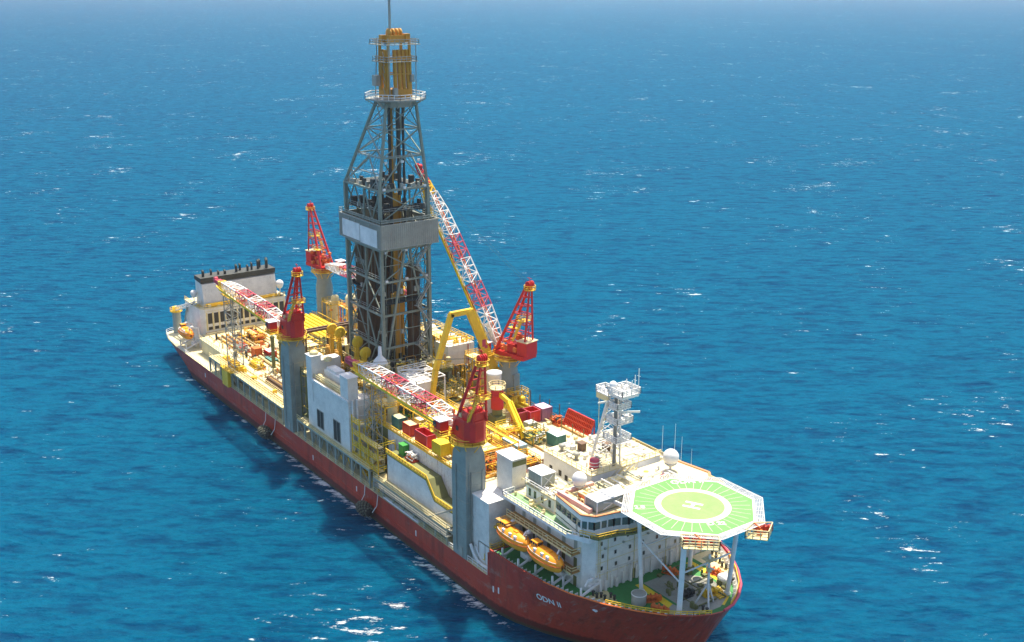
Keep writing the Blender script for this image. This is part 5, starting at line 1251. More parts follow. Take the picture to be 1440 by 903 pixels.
g = G(); g.rail([(72, -14.3, 23.1), (72, -17.1, 23.1), (92.2, -17.1, 23.1), (96.4, -15.3, 23.1)], 1.1, 1.3, .06); g.bar((72, -17.2, 23.0), (92.2, -17.2, 23.0), .14, .5); g.bar((92.2, -17.2, 23.2), (96.5, -15.3, 23.2), .2, .9); g.bar((96.6, -15.3, 23.3), (96.6, -11.5, 23.3), .2, .9); g.build('deck_railing', WHITE, AC)
g = G(); g.rail([(66.5, 20.9, 23.1), (94, 20.9, 23.1), (96.5, 15, 23.1)], 1.1, 1.5, .06); g.bar((66.5, 21, 23.6), (94, 21, 23.6), .15, 1.0); g.build('far_bulwark', CREAM, AC)
# starboard balconies at lifeboat level
g = G(); 
for z in (15.6, 19.3): g.cut().box(73, 93.4, -16.9, -14.8, z, z + .18)
g.cut().box(72.8, 76.8, -19.4, -16.9, 19.0, 19.2); g.build('balcony_floor', ORBROWN, AC)
g = G()
for z in (15.7, 19.4): g.cut(); g.rail([(73, -16.85, z + .05), (93.4, -16.85, z + .05), (93.4, -14.9, z + .05)], 1.1, 1.5, .055); g.bar((73, -16.95, z), (93.4, -16.95, z), .12, .35)
g.build('balcony_railing', CREAM, AC)
for x in (75.5, 79, 83.5, 88, 91.5):
    for z in (12.1, 15.85, 19.55):
        g = G(); g.box(x, x + .9, -14.88, -14.78, z, z + 2.0); g.build('door', OLIVE if z < 19 else GREY, AC)
g = G()
for z, ys in ((21.2, (-12.4, -9.2, -6.1, -3, 1, 5, 9, 12)), (18.6, (-12.0, -9, -5.5, -2.4, 1.2, 5, 9.4, 12)), (16.2, (-12.2, -8.8, -5.6, -2, 2, 6, 10, 12.6))): pass
for z, ys in ((21.2, (-12.4, -9.2, -6.1, -3, 1, 5, 9, 12)), (18.6, (-12.0, -9, -5.5, -2.4, 1.2, 5, 9.4, 12)), (16.2, (-12.2, -8.8, -5.6, -2, 2, 6, 10, 12.6))):
    for y in ys:
        g = G(); g.box(95.98, 96.04, y, y + .48, z, z + .75); w_ = g.build('porthole', GLASS, AC)
        g = G()
        for a_, b_ in (((y, z), (y + .48, z)), ((y + .48, z), (y + .48, z + .75)), ((y + .48, z + .75), (y, z + .75)), ((y, z + .75), (y, z))): g.bar((96.06, a_[0], a_[1]), (96.06, b_[0], b_[1]), .07)
        g.build('window_frame', GALV, w_)
# front base: vent trunks, pipes, doors
g = G()
for k, y in enumerate((-12.6, -11.4, -9.8, -8.8, -7.0, -5.4, -3.8, -2.6, 0, 2.2, 5, 8, 10.6)):
    hh = (3.2, 2.6, 3.6, 2.4, 3.0, 4.2, 3.6, 2.6)[k % 8]; g.box(96.0, 96.35 + .3 * (k % 2), y, y + .45, 12.03, 12.03 + hh * .8)
g.bar((96.2, -13, 15.8), (96.2, 13, 15.8), .12)
for k in range(16): g.tube((96.25, -12.9 + k * 1.62, 12.03), (96.25, -12.9 + k * 1.62, 15.8), .09, n=6)
g.build('vent_trunk', WALLW, AC)
g = G()
for y in (-4.4, 3.2): g.cut().box(96.0, 96.1, y, y + .9, 12.05, 14.1)
g.build('front_door', OLIVE, AC)
g = G()
for y in (-10.6, -4.2, 3.8, 7.6, 13.2): g.tube((96.12, y, 12.2), (96.12, y, 22.8), .07, n=5)
for z in (15.2, 17.7, 20.2, 22.5): g.box(96.0, 96.05, -13.3, 14.4, z, z + .09)
for y in (-12.9, -12.4): g.bar((96.15, y, 12.2), (96.15, y, 22.8), .07)
for k in range(22): g.bar((96.15, -12.9, 12.5 + k * .47), (96.15, -12.4, 12.5 + k * .47), .05)
g.build('wall_piping', CREAM, AC)
g = G()
for y in (-11.4, -7, -1, 4.4, 9, 13.8): g.cut(); g.cbox((96.25, y, 20.5), (.4, .35, .3))
g.cut(); g.build('wall_lamp', GREY, AC)
# deckhouse tier with pink fittings, starboard aft
g = G(); g.box(74.6, 83.5, -13.4, -7.0, 23.1, 25.6); g.build('upper_house', WHITE, AC)
g = G(); g.box(74.4, 83.7, -13.6, -6.8, 25.6, 25.8); g.build('house_roof', CREAMD, AC)
g = G()
for x in (75.5, 77.2, 79.5, 81.8): g.cut().box(x, x + .7, -13.46, -13.38, 23.6, 25.1)
g.build('house_window', GLASS, AC)
g = G(); g.rail([(74.5, -13.5, 25.8), (83.6, -13.5, 25.8), (83.6, -7, 25.8)], 1.05, 1.4, .055); g.build('house_railing', WHITE, AC)
# bridge tier
def arcfront(xo, yo, ext=0):
    return [(xo - 11, -yo + 1.5), (xo - 1.6, -yo), (xo + .1 + ext, -yo + 1.6), (xo + .8 + ext, -yo + 5.6), (xo + 1.9 + ext, -yo + 8.2), (xo + 2.2 + ext, 0), (xo + 1.9 + ext, yo - 8.2), (xo + .8 + ext, yo - 5.6), (xo + .1 + ext, yo - 1.6), (xo - 1.6, yo), (xo - 11, yo - 1.5)]
BO = 15.8
g = G(); g.prism(arcfront(96.2, BO), 23.1, 25.0); g.build('bridge_base_wall', WHITE, AC)
g = G(); g.prism(arcfront(96.1, BO - .1), 25.0, 26.6); g.build('bridge_window', BGLASS, AC)
g = G(); g.prism(arcfront(96.2, BO, .2), 26.6, 27.6); g.build('bridge_roof_band', WHITE, AC)
g = G(); pl = arcfront(96.2, BO, .3); g.prism(pl, 27.6, 27.75); g.build('bridge_roof', CREAMD, AC)
g = G(); P_ = [(x, y, 0) for x, y in arcfront(96.2, BO)[1:-1]]
for a_, b_ in zip(P_[:-1], P_[1:]):
    a_, b_ = V(a_), V(b_); n = max(2, int((b_ - a_).length / 1.25))
    for k in range(n + 1): q = a_.lerp(b_, k / n); g.bar(q + V((0, 0, 25.0)), q + V((0, 0, 26.6)), .2)
g.build('bridge_mullion', WHITE, AC)
g = G(); po = arcfront(96.2, BO + .3, 1.5)[1:-1]; pi_ = arcfront(96.2, BO - .3, 0)[1:-1]; vs = [(x, y, 23.9) for x, y in po] + [(x, y, 23.9) for x, y in pi_]; n = len(po)
g.add(vs, [(i, i + 1, n + i + 1, n + i) for i in range(n - 1)]); vs2 = [(x, y, 23.72) for x, y, z in vs]; g.add(vs2, [(i, i + 1, n + i + 1, n + i) for i in range(n - 1)])
for a_, b_ in zip(po[:-1], po[1:]): g.bar((*a_, 23.82), (*b_, 23.82), .12, .3)
g.build('window_cleaning_ledge', OLIVE, AC)
g = G(); g.rail([(x, y, 24.0) for x, y in po], .9, 1.3, .05); g.build('ledge_railing', YEL, AC)
g = G()
for a_, b_ in zip(pl[:-1], pl[1:]): g.bar((*a_, 27.85), (*b_, 27.85), .5, .25)
g.build('roof_edge_trim', paint('orange_trim', (.62, .24, .10), .5, .2, .1), AC)
g = G(); g.box(85.4, 86.2, -14.2, -6, 27.75, 28.3); g.box(85.6, 95, -14.3, -13.6, 27.75, 28.6); g.build('pink_coaming', paint('pink_paint', (.72, .40, .34), .5, .1, .1), AC)
for x in (86.5, 88.8, 91, 92.8, 94.2):
    g = G(); g.box(x, x + .7, -BO + 1.2 if 0 else -15.6, -15.2, 23.3, 25.2); g.build('side_door', GREY, AC) if x > 92 else None
g = G(); g.bar((85.2, -14.4, 24), (94.6, -15.82, 24), .1); 
for k in range(5): x = 86.4 + k * 1.9; g.cut(); g.cbox((x, -14.42 - (x - 85.2) * .149, 25.6), (.8, .08, .9))
g.build('side_window', GLASS, AC)
g = G(); g.stairs((83.2, -15.0, 23.1), (86.4, -15.0, 27.7), .9) if 0 else g.stairs((79, -15.4, 23.1), (83.6, -15.4, 26.4), .9); g.build('outside_stair', CREAM, AC)
# large upper house with mast
g = G(); g.box(68.0, 83.2, -4.2, 13.5, 23.1, 27.9); g.box(83.2, 85.2, 1.5, 11, 23.1, 26.4); g.build('mast_house', WHITE, AC)
g = G(); g.box(67.8, 83.4, -4.4, 13.7, 27.9, 28.1); g.build('mast_house_roof', CREAMD, AC)
g = G(); g.stairs((83.9, -3.6, 23.1), (83.9, 4.5, 28.1), 1.0); g.stairs((84.9, -1.6, 23.1), (84.9, 5.5, 28.1), .9); g.build('house_stair', CREAM, AC)
g = G(); 
for x in (70, 73, 77.5, 80.5): g.cut().box(x, x + .9, -4.26, -4.18, 24.4, 25.6)
g.cut().box(75, 75.9, -4.26, -4.18, 23.2, 25.2); g.cut().box(83.2, 83.26, -3, -2.2, 24.4, 25.6); g.build('house_window', DKWIN, AC)
g = G(); g.rail([(68, -4.3, 28.1), (83.3, -4.3, 28.1), (83.3, 13.6, 28.1)], 1.05, 1.5, .05); g.build('roof_railing', CREAM, AC)
g = G(); cluttered(g, 68.5, 82.5, -3.5, 13, 28.1, 60, 201, .9); cluttered(g, 84, 95, 4, 20, 23.1, 50, 202, 1.2); cluttered(g, 66.5, 83, 14.5, 20.5, 23.1, 40, 203, 1.1); cluttered(g, 87, 95, -12.5, 10, 27.75, 40, 204, .9); cluttered(g, 75, 83, -12.8, -7.6, 25.8, 20, 205, .8); g.build('roof_fittings', WHITE, AC)
g = G(); cluttered(g, 84, 95, 4, 20, 23.1, 22, 212, 1.0); cluttered(g, 66.5, 83, 14.5, 20.5, 23.1, 26, 213, 1.0); cluttered(g, 87, 95, -12.5, 10, 27.75, 14, 214, .8); cluttered(g, 73, 84, -16.2, -14.4, 23.1, 10, 216, .8); g.build('roof_lockers', CREAM, AC)
g = G(); cluttered(g, 68.5, 82.5, -3.5, 13, 28.1, 16, 221, .7); cluttered(g, 84, 95, 4, 20, 23.1, 16, 222, .9); g.build('roof_vents', GREY, AC)
# things on the roofs
def unit(label, name, pos, size, mat, roof, fans=2, cat='air conditioner'):
    T = thing(name, label, cat, pos); x, y, z = pos; L, W, H = size
    g = G(); g.box(x - L / 2, x + L / 2, y - W / 2, y + W / 2, z + .25, z + H)
    for k in range(int(L / .5)): g.box(x - L / 2 + .1 + k * .5, x - L / 2 + .25 + k * .5, y - W / 2 - .05, y - W / 2, z + .4, z + H - .2)
    g.build('casing', mat, T)
    g = G(); g.box(x - L / 2 - .15, x + L / 2 + .15, y - W / 2 - .15, y + W / 2 + .15, z + H, z + H + .14); g.build('cover', roof, T)
    g = G()
    for k in range(fans): g.lathe((x - L / 2 + L * (k + .5) / fans, y, z + H + .14), [(.7, 0), (.7, .25), (.5, .25), (.5, .05)], 14)
    g.build('fan_ring', roof, T)
    g = G(); g.bar((x - L / 2 - .1, y - W / 2 - .1, z), (x - L / 2 - .1, y - W / 2 - .1, z + H), .14); g.bar((x + L / 2 + .1, y - W / 2 - .1, z), (x + L / 2 + .1, y - W / 2 - .1, z + H), .14); g.bar((x + L / 2 + .04, y - W * .3, z + .5), (x + L / 2 + .04, y + W * .3, z + H - .4), .12); g.bar((x + L / 2 + .04, y + W * .3, z + .5), (x + L / 2 + .04, y - W * .3, z + H - .4), .12); g.build('support', WHITE, T); return T
unit('grey cooling unit with flat white cover on the small starboard roof', 'cooling_unit', (76.4, -11.0, 25.82), (4.2, 3.2, 2.6), GREY, WHITE, 0)
unit('wide grey framed unit with white top beside the helideck, on the bridge roof', 'cooling_unit', (94.2, -9.6, 27.76), (3.2, 7.2, 2.2), GREY, WHITE, 3)
dome('white satellite dome standing on the starboard side of bridge roof', (86.2, -9.6, 27.0), 1.45, 1.5)
dome('white satellite dome at the far side behind the helideck', (89.5, 10.4, 27.3), 1.6, 1.7)
T = thing('rescue_boat', 'small orange rescue boat resting on the bridge roof beside the white dome', 'boat', (90.4, -11.6, 27.76)); g = G()
g.lathe((90.4, -11.6, 28.5), [(.02, -2.0), (.55, -1.5), (.8, -.6), (.8, .9), (.6, 1.7), (.02, 2)], 10, ax='x'); g.build('boat_hull', ORAE, T)
g = G(); g.box(88.9, 91.9, -12.2, -11.0, 29.0, 29.25); g.build('boat_cover', CREAM, T)
for lb, p, r_, m_ in (('red round buoy drum on the mast house roof near its forward corner', (80.6, -1.4, 28.1), .95, PINK), ('yellow drum on the far deck between the white ball tank and helideck', (87.2, 6.2, 26.4), .7, YELB), ('red drum beside the helideck edge near the far white dome', (90.6, 7.6, 26.4), .75, PINK)):
    T = thing('drum', lb, 'drum', p); g = G(); g.lathe(p, [(.02, 0), (r_, .1), (r_ * 1.05, r_), (r_, 1.9 * r_), (.02, 2 * r_)], 14); g.build('drum_shell', m_, T); g = G(); g.lathe(p, [(r_ * 1.1, .55 * r_), (r_ * 1.1, .7 * r_)], 14); g.lathe(p, [(r_ * 1.1, 1.3 * r_), (r_ * 1.1, 1.45 * r_)], 14); g.build('drum_band', WHITE, T)
g = G(); g.ball((86.0, 4.8, 24.9), 1.7, 18, 10); g.lathe((86.0, 4.8, 23.1), [(1.2, 0), (1.2, .8)], 14); g.build('ball_tank', WHITE, label='white ball-shaped tank between mast house and helideck', cat='tank')
T = thing('roof_platform', 'cream raised platform behind the helideck carrying drums and far dome', 'platform', (90, 7, 23.1)); g = G(); g.box(85.4, 94, 4, 13, 26.2, 26.4); g.build('platform_plate', CREAMD, T); g = G()
for x in (85.8, 93.6):
    for y in (4.4, 12.6): g.bar((x, y, 23.1), (x, y, 26.2), .3)
g.rail([(94, 13, 26.4), (85.4, 13, 26.4), (85.4, 4, 26.4)], 1.05, 1.4, .055); g.build('platform_leg', CREAM, T)
g = G()
for x, y, h_ in ((79.5, 17.5, 9), (82.0, 18.6, 10), (84.2, 18.4, 8), (86.5, 19, 6)):
    g = G(); g.tube((x, y, 23.1), (x, y, 23.1 + h_), .07, .03, n=5); g.tube((x, y, 23.1), (x, y, 24), .14, n=6); g.build('whip_antenna', WHITE, label='thin white whip antenna on the far deck behind the mast house', cat='antenna', group='whip antennas')
for i, (x, y) in enumerate(((72.5, 2), (75.4, 6))):
    g = G(); g.cbox((x, y, 28.9), (1.4, 1.2, 1.5)); g.box(x - .9, x + .9, y - .8, y + .8, 29.65, 29.8); g.build('roof_vent', BROWN, label='brown box ventilator on the cream mast house roof', cat='ventilator', group='brown ventilators on the mast house')
for i, (x, y) in enumerate(((70.5, -1.5), (75.5, -1.8), (79.2, .2))):
    g = G(); g.lathe((x, y, 28.1), [(.35, 0), (.35, .9), (.75, 1.0), (.7, 1.35), (.02, 1.5)], 12); g.build('mushroom_vent', GALV, label='small mushroom vent on the starboard half of the mast house roof', cat='ventilator', group='mushroom vents on the mast house')
# radar mast
T = thing('radar_mast', 'white lattice radar mast with platforms on the accommodation roof', 'mast', (79.5, 3, 28.1)); g = G()
g.tube((82.3, 2.2, 28.1), (82.3, 2.2, 43.5), .34, n=8); g.build('dark_pole', paint('mast_grey', (.22, .22, .20), .5, .2, .1), T)
g = G()
for (x, y) in ((76.6, 1.2), (76.6, 6.6)): g.tube((x, y, 28.1), (80.6, y * .5 + 1.6, 43.5), .3, n=6)
g.tube((82.6, 3.4, 28.1), (82.3, 3.2, 43.5), .2, n=6)
c0 = [(76.6, 1.2, 28.1), (76.6, 6.6, 28.1), (82.4, 3.4, 28.1), (82.3, 2.2, 28.1)]; c1 = [(80.6, 2.2, 43.5), (80.6, 4.9, 43.5), (82.3, 3.2, 43.5), (82.3, 2.2, 43.5)]
for k in range(8):
    a_ = [V(p).lerp(V(q), k / 8) for p, q in zip(c0, c1)]; b_ = [V(p).lerp(V(q), (k + 1) / 8) for p, q in zip(c0, c1)]
    for i, j in ((0, 1), (1, 2), (3, 0)): g.bar(a_[i], b_[j], .12); g.bar(b_[i], b_[j], .12)
g.build('mast_lattice', WHITE, T)
g = G()
for (x0, x1, y0, y1, z) in ((80.6, 84.0, 1.2, 5.2, 37.2), (80.0, 83.8, 1.2, 5.0, 33.4), (81.4, 85.6, .8, 5.4, 43.5), (77.4, 81.2, 1.2, 3.6, 42.4), (81.4, 84.2, 1, 4.4, 40.4)):
    g.cut(); g.box(x0, x1, y0, y1, z, z + .22); g.rail([(x0, y0, z + .2), (x1, y0, z + .2), (x1, y1, z + .2), (x0, y1, z + .2)], 1.1, 1.1, .08, close=True, mids=2)
g.box(81.6, 85.4, 1, 5.2, 43.0, 43.5); g.build('mast_platform', WHITE, T)
g = G(); g.box(77.5, 81.0, 1.3, 1.4, 41.2, 42.4); g.box(77.4, 77.5, 1.3, 3.5, 41.2, 42.4); g.bar((78, 1.6, 42), (78, 1.6, 34), .1); g.bar((79.6, 3, 41), (77.4, 3, 34), .14); g.build('cable_box', CREAM, T)
for (x, y, z, r_) in ((82.0, 1.6, 44.2, .8), (78.2, 2.4, 42.8, .4), (82.8, 4.6, 37.6, .5)):
    g = G(); g.ball((x, y, z + r_), r_, 14, 8); g.build('small_radome', WHITE, T)
g = G(); g.bar((82.6, 3.2, 39.3), (84.6, 6.4, 39.3), .18, .4); g.tube((83.6, 4.8, 37.4), (83.6, 4.8, 39.3), .2); g.bar((81, -1.2, 41.6), (81.6, 2, 41.6), .18, .35); g.build('radar_scanner', WHITE, T)
g = G()
for x, y, h_ in ((85.2, 5.2, 5), (85.4, 3.4, 3), (84.2, 5.2, 3.4), (82, 5, 2), (85.3, 1.2, 2.4)): g.tube((x, y, 43.5), (x, y, 43.5 + h_), .1, n=5); g.bar((x - .4, y, 43.5 + h_ * .7), (x + .4, y, 43.5 + h_ * .7), .08)
for k in range(12): g.cbox((random.uniform(81.8, 85.2), random.uniform(1.2, 5), 44.2), (.4, .4, random.uniform(.5, 1.2))); g.cbox((random.uniform(81, 83.6), random.uniform(1.6, 4.2), random.choice((37.6, 33.6, 40.8))), (.4, .5, random.uniform(.5, 1.0)))
g.build('mast_antenna', WHITE, T)

# ------------------------------------------------------------------ helideck
HX, HZ, HR = 106.33, 30.0, 11.6
def octo(r, n=8): return [(HX + r * math.cos(R(22.5 + 45 * k)), r * math.sin(R(22.5 + 45 * k))) for k in range(8)]
HD = thing('helideck', 'octagonal pale green helideck on tall white posts over the bow', 'helideck', (HX, 0, 12.03))
gg = paint('helideck_green', (.115, .34, .075), .6, .35, .0)
g = G(); g.prism(octo(HR + .12), HZ - .55, HZ - .02); g.build('deck_plate', WHITE, HD)
g = G(); g.prism(octo(HR), HZ - .02, HZ); g.build('landing_surface', gg, HD)
def ringm(r0, r1, z, n=64):
    g = G(); vs = [(HX + r * math.cos(6.28318 * k / n), r * math.sin(6.28318 * k / n), z) for r in (r0, r1) for k in range(n)]
    return g.add(vs, [(k, (k + 1) % n, n + (k + 1) % n, n + k) for k in range(n)])
g = G(); n = 64; g.add([(HX + 6.0 * math.cos(6.28318 * k / n), 6.0 * math.sin(6.28318 * k / n), HZ + .006) for k in range(n)], [tuple(range(n))]); g.build('inner_circle', paint('helideck_centre_green', (.20, .37, .10), .6, .3, .0), HD)
ringm(5.6, 6.75, HZ + .012).build('touchdown_circle', paint('touchdown_yellow', (.80, .79, .55), .6, .25, .0), HD)
oc_ = octo(HR - .02); oi = octo(HR - .28); g = G(); g.add([(x, y, HZ + .012) for x, y in oc_ + oi], [(k, (k + 1) % 8, 8 + (k + 1) % 8, 8 + k) for k in range(8)]); g.build('edge_marking', WHITE, HD)
# rope net lines radiating / tie-down lines
g = G()
for k in range(36):
    a_ = 6.28318 * (k + .5) / 36; c_, s_ = math.cos(a_), math.sin(a_); r1 = 10.2
    p = V((HX + 6.9 * c_, 6.9 * s_, 0)); q = V((HX + r1 * c_, r1 * s_, 0)); d = V((-s_, c_, 0)) * .035; g.add([(v.x, v.y, HZ + .008) for v in (p - d, q - d, q + d, p + d)], [(0, 1, 2, 3)])
g.build('tie_down_line', paint('line_white', (.62, .72, .52), .6, .1, .0), HD)
# H : bars; its top points port-aft as seen
hd_ = R(118)
def hrot(u, v, z=HZ + .018, cx=HX, cy=0, th=hd_): return (cx + u * math.cos(th) - v * math.sin(th), cy + u * math.sin(th) + v * math.cos(th), z)
g = G()
for (u0, u1, v0, v1) in ((-1.15, -.6, -1.6, 1.6), (.6, 1.15, -1.6, 1.6), (-.6, .6, -.28, .28)): g.add([hrot(u0, v0), hrot(u1, v0), hrot(u1, v1), hrot(u0, v1)], [(0, 1, 2, 3)])
g.build('letter_h', WHITE, HD)
def decktext(txt, size, cx, cy, th, nm): 
    return lettering(txt, size, HD, WHITE, lambda u, v: hrot(u, v, HZ + .018, cx, cy, R(th)), nm)
decktext('ODN II', 2.0, 98.6, 6.0, 62, 'ship_name_marking'); decktext('12.8', 1.6, 101.3, -8.6, 60, 'weight_marking'); decktext('D 22', 1.6, 113.8, -1.6, 60, 'size_marking')
# perimeter safety net
g = G(); inn, out = octo(HR + .15), octo(HR + 1.7)
for k in range(8):
    i2 = (k + 1) % 8; a_, b_ = V((*inn[k], HZ - .15)), V((*inn[i2], HZ - .15)); c_, d_ = V((*out[k], HZ + .05)), V((*out[i2], HZ + .05))
    g.bar(c_, d_, .12); g.bar(a_, b_, .14)
    for j in range(7): g.bar(a_.lerp(b_, j / 6), c_.lerp(d_, j / 6), .09)
    for t_ in (.2, .4, .6, .8): g.bar(a_.lerp(c_, t_), b_.lerp(d_, t_), .06)
    for j in range(24): g.bar(a_.lerp(b_, j / 24), c_.lerp(d_, j / 24), .045)
g.build('safety_net', WHITE, HD)
for i, (x, y, tx, ty, r_) in enumerate(((100.5, -6.1, 99.9, -7.0, .38), (110.5, -6.2, 111.4, -6.6, .5), (110.1, 6.2, 111.4, 6.7, .42), (99.9, 6.6, 99.7, 7.0, .42))):
    g = G(); g.tube((x, y, 12.03), (tx, ty, HZ - .6), r_, n=12); g.lathe((x, y, 12.03), [(r_ * 1.7, 0), (r_ * 1.7, .2), (r_, .6)], 12); g.build('post', WHITE, HD)
g = G()
for p, q in (((100.3, -6.5, 22.5), (110.7, -6.3, 18.5)), ((110.8, -6.3, 20.5), (110.4, 6.3, 20.5)), ((99.9, 6.8, 22), (110.4, 6.3, 21)), ((100.3, -6.5, 21), (99.9, 6.8, 21))): g.tube(p, q, .16, n=6)
g.build('post_brace', WHITE, HD)
g = G()
for k in range(-3, 4): g.bar((95.6, k * 3.1, HZ - .95), (117, k * 3.1 * .7, HZ - .95), .3, .7)
for x in (97, 101, 106, 111, 115.5): g.bar((x, -9.5 + abs(x - 106) * .3, HZ - 1.5), (x, 9.5 - abs(x - 106) * .3, HZ - 1.5), .3, .6)
g.build('under_beam', WHITE, HD)
for lb, xa, xb, ya, yb in (('fore_access_platform', 113.2, 117.6, -8.0, -3.0), ('port_access_platform', 113.5, 117.8, 7.2, 11.4)):
    g = G(); z = HZ - 1.6
    if 'fore' in lb: poly = [(113.3, -9.6), (115.0, -10.6), (119.0, -6.0), (117.4, -4.8)]
    else: poly = [(117.4, 3.6), (118.4, .6), (121.2, 3.2), (119.2, 6.4)]
    g.prism(poly, z, z + .15); g.rail([(x, y, z + .15) for x, y in poly], 1.6, 1.1, .07, close=True, mids=2); g.build('access_platform', CREAM, HD)
    cx_ = sum(p[0] for p in poly) / 4; cy_ = sum(p[1] for p in poly) / 4
    g = G()
    for k in range(4): g.cut(); g.cbox((poly[0][0] + (poly[3][0] - poly[0][0]) * (k + .6) / 4.4 + .2, poly[0][1] + (poly[3][1] - poly[0][1]) * (k + .6) / 4.4, z + .8), (.8, .8, 1.0))
    g.build('fire_equipment', REDC, HD)
    g = G(); g.tube((cx_, cy_, z), (cx_, cy_, z + 1.6), .12); g.tube((cx_, cy_, z + 1.5), (cx_ - 1.2, cy_ - .2, z + 2.0), .14); g.lathe((cx_, cy_, z + .2), [(.5, 0), (.5, .9), (.02, 1.1)], 10); g.build('foam_monitor', ORAE, HD)
g = G(); g.rail([(96, -3, 27.7), (94.7, -6, 27.7)], 1.1, 1, .05); g.stairs((93.2, -1, 27.8), (95.4, -1, 29.9), 1.2); g.stairs((93.4, 3.6, 27.8), (95.4, 3.6, 29.9), 1.2)
for k in range(10): g.bar((93 + .2 * k, -8 + k * .6, 27.8), (93 + .2 * k, -8 + k * .6, 29.4), .14)
g.build('helideck_stair', CREAM, HD)

# ------------------------------------------------------------------ foredeck gear
T = thing('storage_drum', 'squat pale grey drum on the green foredeck beside starboard rail', 'drum', (103.3, -9.2, 12.03)); g = G(); g.lathe((103.3, -9.2, 12.03), [(1.35, 0), (1.35, 2.0), (1.25, 2.1), (.02, 2.15)], 24); g.build('drum_shell', GALV, T)
g = G(); g.lathe((103.3, -9.2, 12.03), [(1.42, 1.9), (1.42, 2.05)], 24); g.build('drum_rim', WHITE, T)
def windlass(label, pos, az, mat, s=1.0):
    T = thing('mooring_winch', label, 'winch', (0, 0, 0)); g = G()
    for x in (-1.2, 0, 1.2): g.lathe((0, 0, 1.1), [(.95, x - .08), (.95, x + .08), (.4, x + .08)], 14, ax='x')
    g.lathe((0, 0, 1.1), [(.5, -1.2), (.5, 1.2)], 12, ax='x'); g.build('winch_drum', mat, T)
    g = G(); g.box(-1.8, 1.8, -.9, .9, 0, .25)
    for x in (-1.6, 1.6): g.box(x - .15, x + .15, -.6, .6, .2, 1.6)
    g.box(1.8, 2.6, -.5, .5, .2, 1.3); g.build('winch_bed', mat, T); T.location = pos; T.rotation_euler = (0, 0, R(az)); T.scale = (.75, .75, .75); return T
windlass('orange mooring winch beside the pale drum on the starboard foredeck', (104.0, -6.9, 12.03), 65, ORAE)
windlass('orange mooring winch in the shade close to the accommodation front', (98.6, 2.6, 12.03), 20, ORAE)
windlass('orange mooring winch on the port side by the yellow walkway', (103.4, 9.4, 12.03), 20, ORAE)
windlass('grey anchor windlass in the middle of the foredeck', (106.6, -.8, 12.03), 90, DARK)
windlass('yellow anchor windlass between the two forward helideck posts', (108.6, 3.2, 12.03), 80, YEL)
windlass('small orange winch by the starboard forward post foot', (107.4, -8.2, 12.03), 30, ORAE)
for i, (x, y) in enumerate(((97.3, -14.4), (98.6, -13.6), (99.6, -12.2), (100.6, 13.4), (98.4, 14.6), (103.0, 12.6), (107.5, 9.8), (112.3, -1.6))):
    T = thing('mooring_bitts', 'pair of short dark mooring posts on the foredeck edge', 'bollard', (x, y, 12.03), 'mooring bitts round the foredeck')
    g = G(); g.box(x - .8, x + .8, y - .35, y + .35, 12.03, 12.2); g.build('bitts_base', CREAM, T)
    for dx in (-.5, .5): g = G(); g.lathe((x + dx, y, 12.2), [(.24, 0), (.24, .75), (.34, .8), (.34, .9), (.02, .92)], 10); g.build('bitt', DARK, T)
T = thing('bow_mast', 'short grey tripod mast on the foredeck near the bow tip', 'mast', (110.6, .6, 12.03)); g = G()
for dx, dy in ((-1.6, -1.2), (1.4, -1.0), (0, 1.6)): g.tube((110.6 + dx, .6 + dy, 12.03), (110.6, .6, 16.4), .17, n=6)
g.tube((110.6, .6, 15), (110.6, .6, 22.0), .22, n=8); g.bar((109.4, .6, 19.5), (111.8, .6, 19.5), .2); g.build('tripod', WHITE, T)
g = G(); g.cbox((110.6, .6, 19.0), (.7, .7, .8)); g.box(109.6, 111.6, -.4, 1.6, 21, 21.12); g.build('mast_light_platform', CREAM, T)
T = thing('mushroom_vent', 'white mushroom ventilator on the sunlit port foredeck', 'ventilator', (107.0, 8.6, 12.03)); g = G(); g.lathe((107, 8.6, 12.03), [(.9, 0), (.9, .7), (1.4, .9), (1.3, 1.4), (.02, 1.7)], 16); g.build('vent_cap', WHITE, T); g = G(); g.box(105.9, 108.1, 7.6, 9.6, 12.03, 12.2); g.build('vent_base', CREAM, T)
T = thing('rescue_buoy', 'orange ball buoy hanging below the helideck near the far aft post', 'buoy', (101.6, 7.4, 19)); g = G(); g.ball((101.6, 7.4, 19.9), .8, 14, 8); g.build('buoy_ball', ORA, T); g = G(); g.tube((101.6, 7.4, 20.6), (101.4, 7.2, 28.5), .08, n=5); g.lathe((101.6, 7.4, 18.7), [(.7, 0), (.9, .25), (.6, .3)], 12); g.build('buoy_cradle', REDC, T)
g = G(); cluttered(g, 98, 111, -3, 8, 12.05, 46, 231, 1.2)
g.build('anchor_gear', OLIVE, SHIP); 
g = G()
for k in range(7): g.box(107.5 + k * .5, 107.8 + k * .5, 4.2 - k * .1, 6.6 - k * .2, 12.06, 12.35)
g.build('yellow_grating', YEL, SHIP)

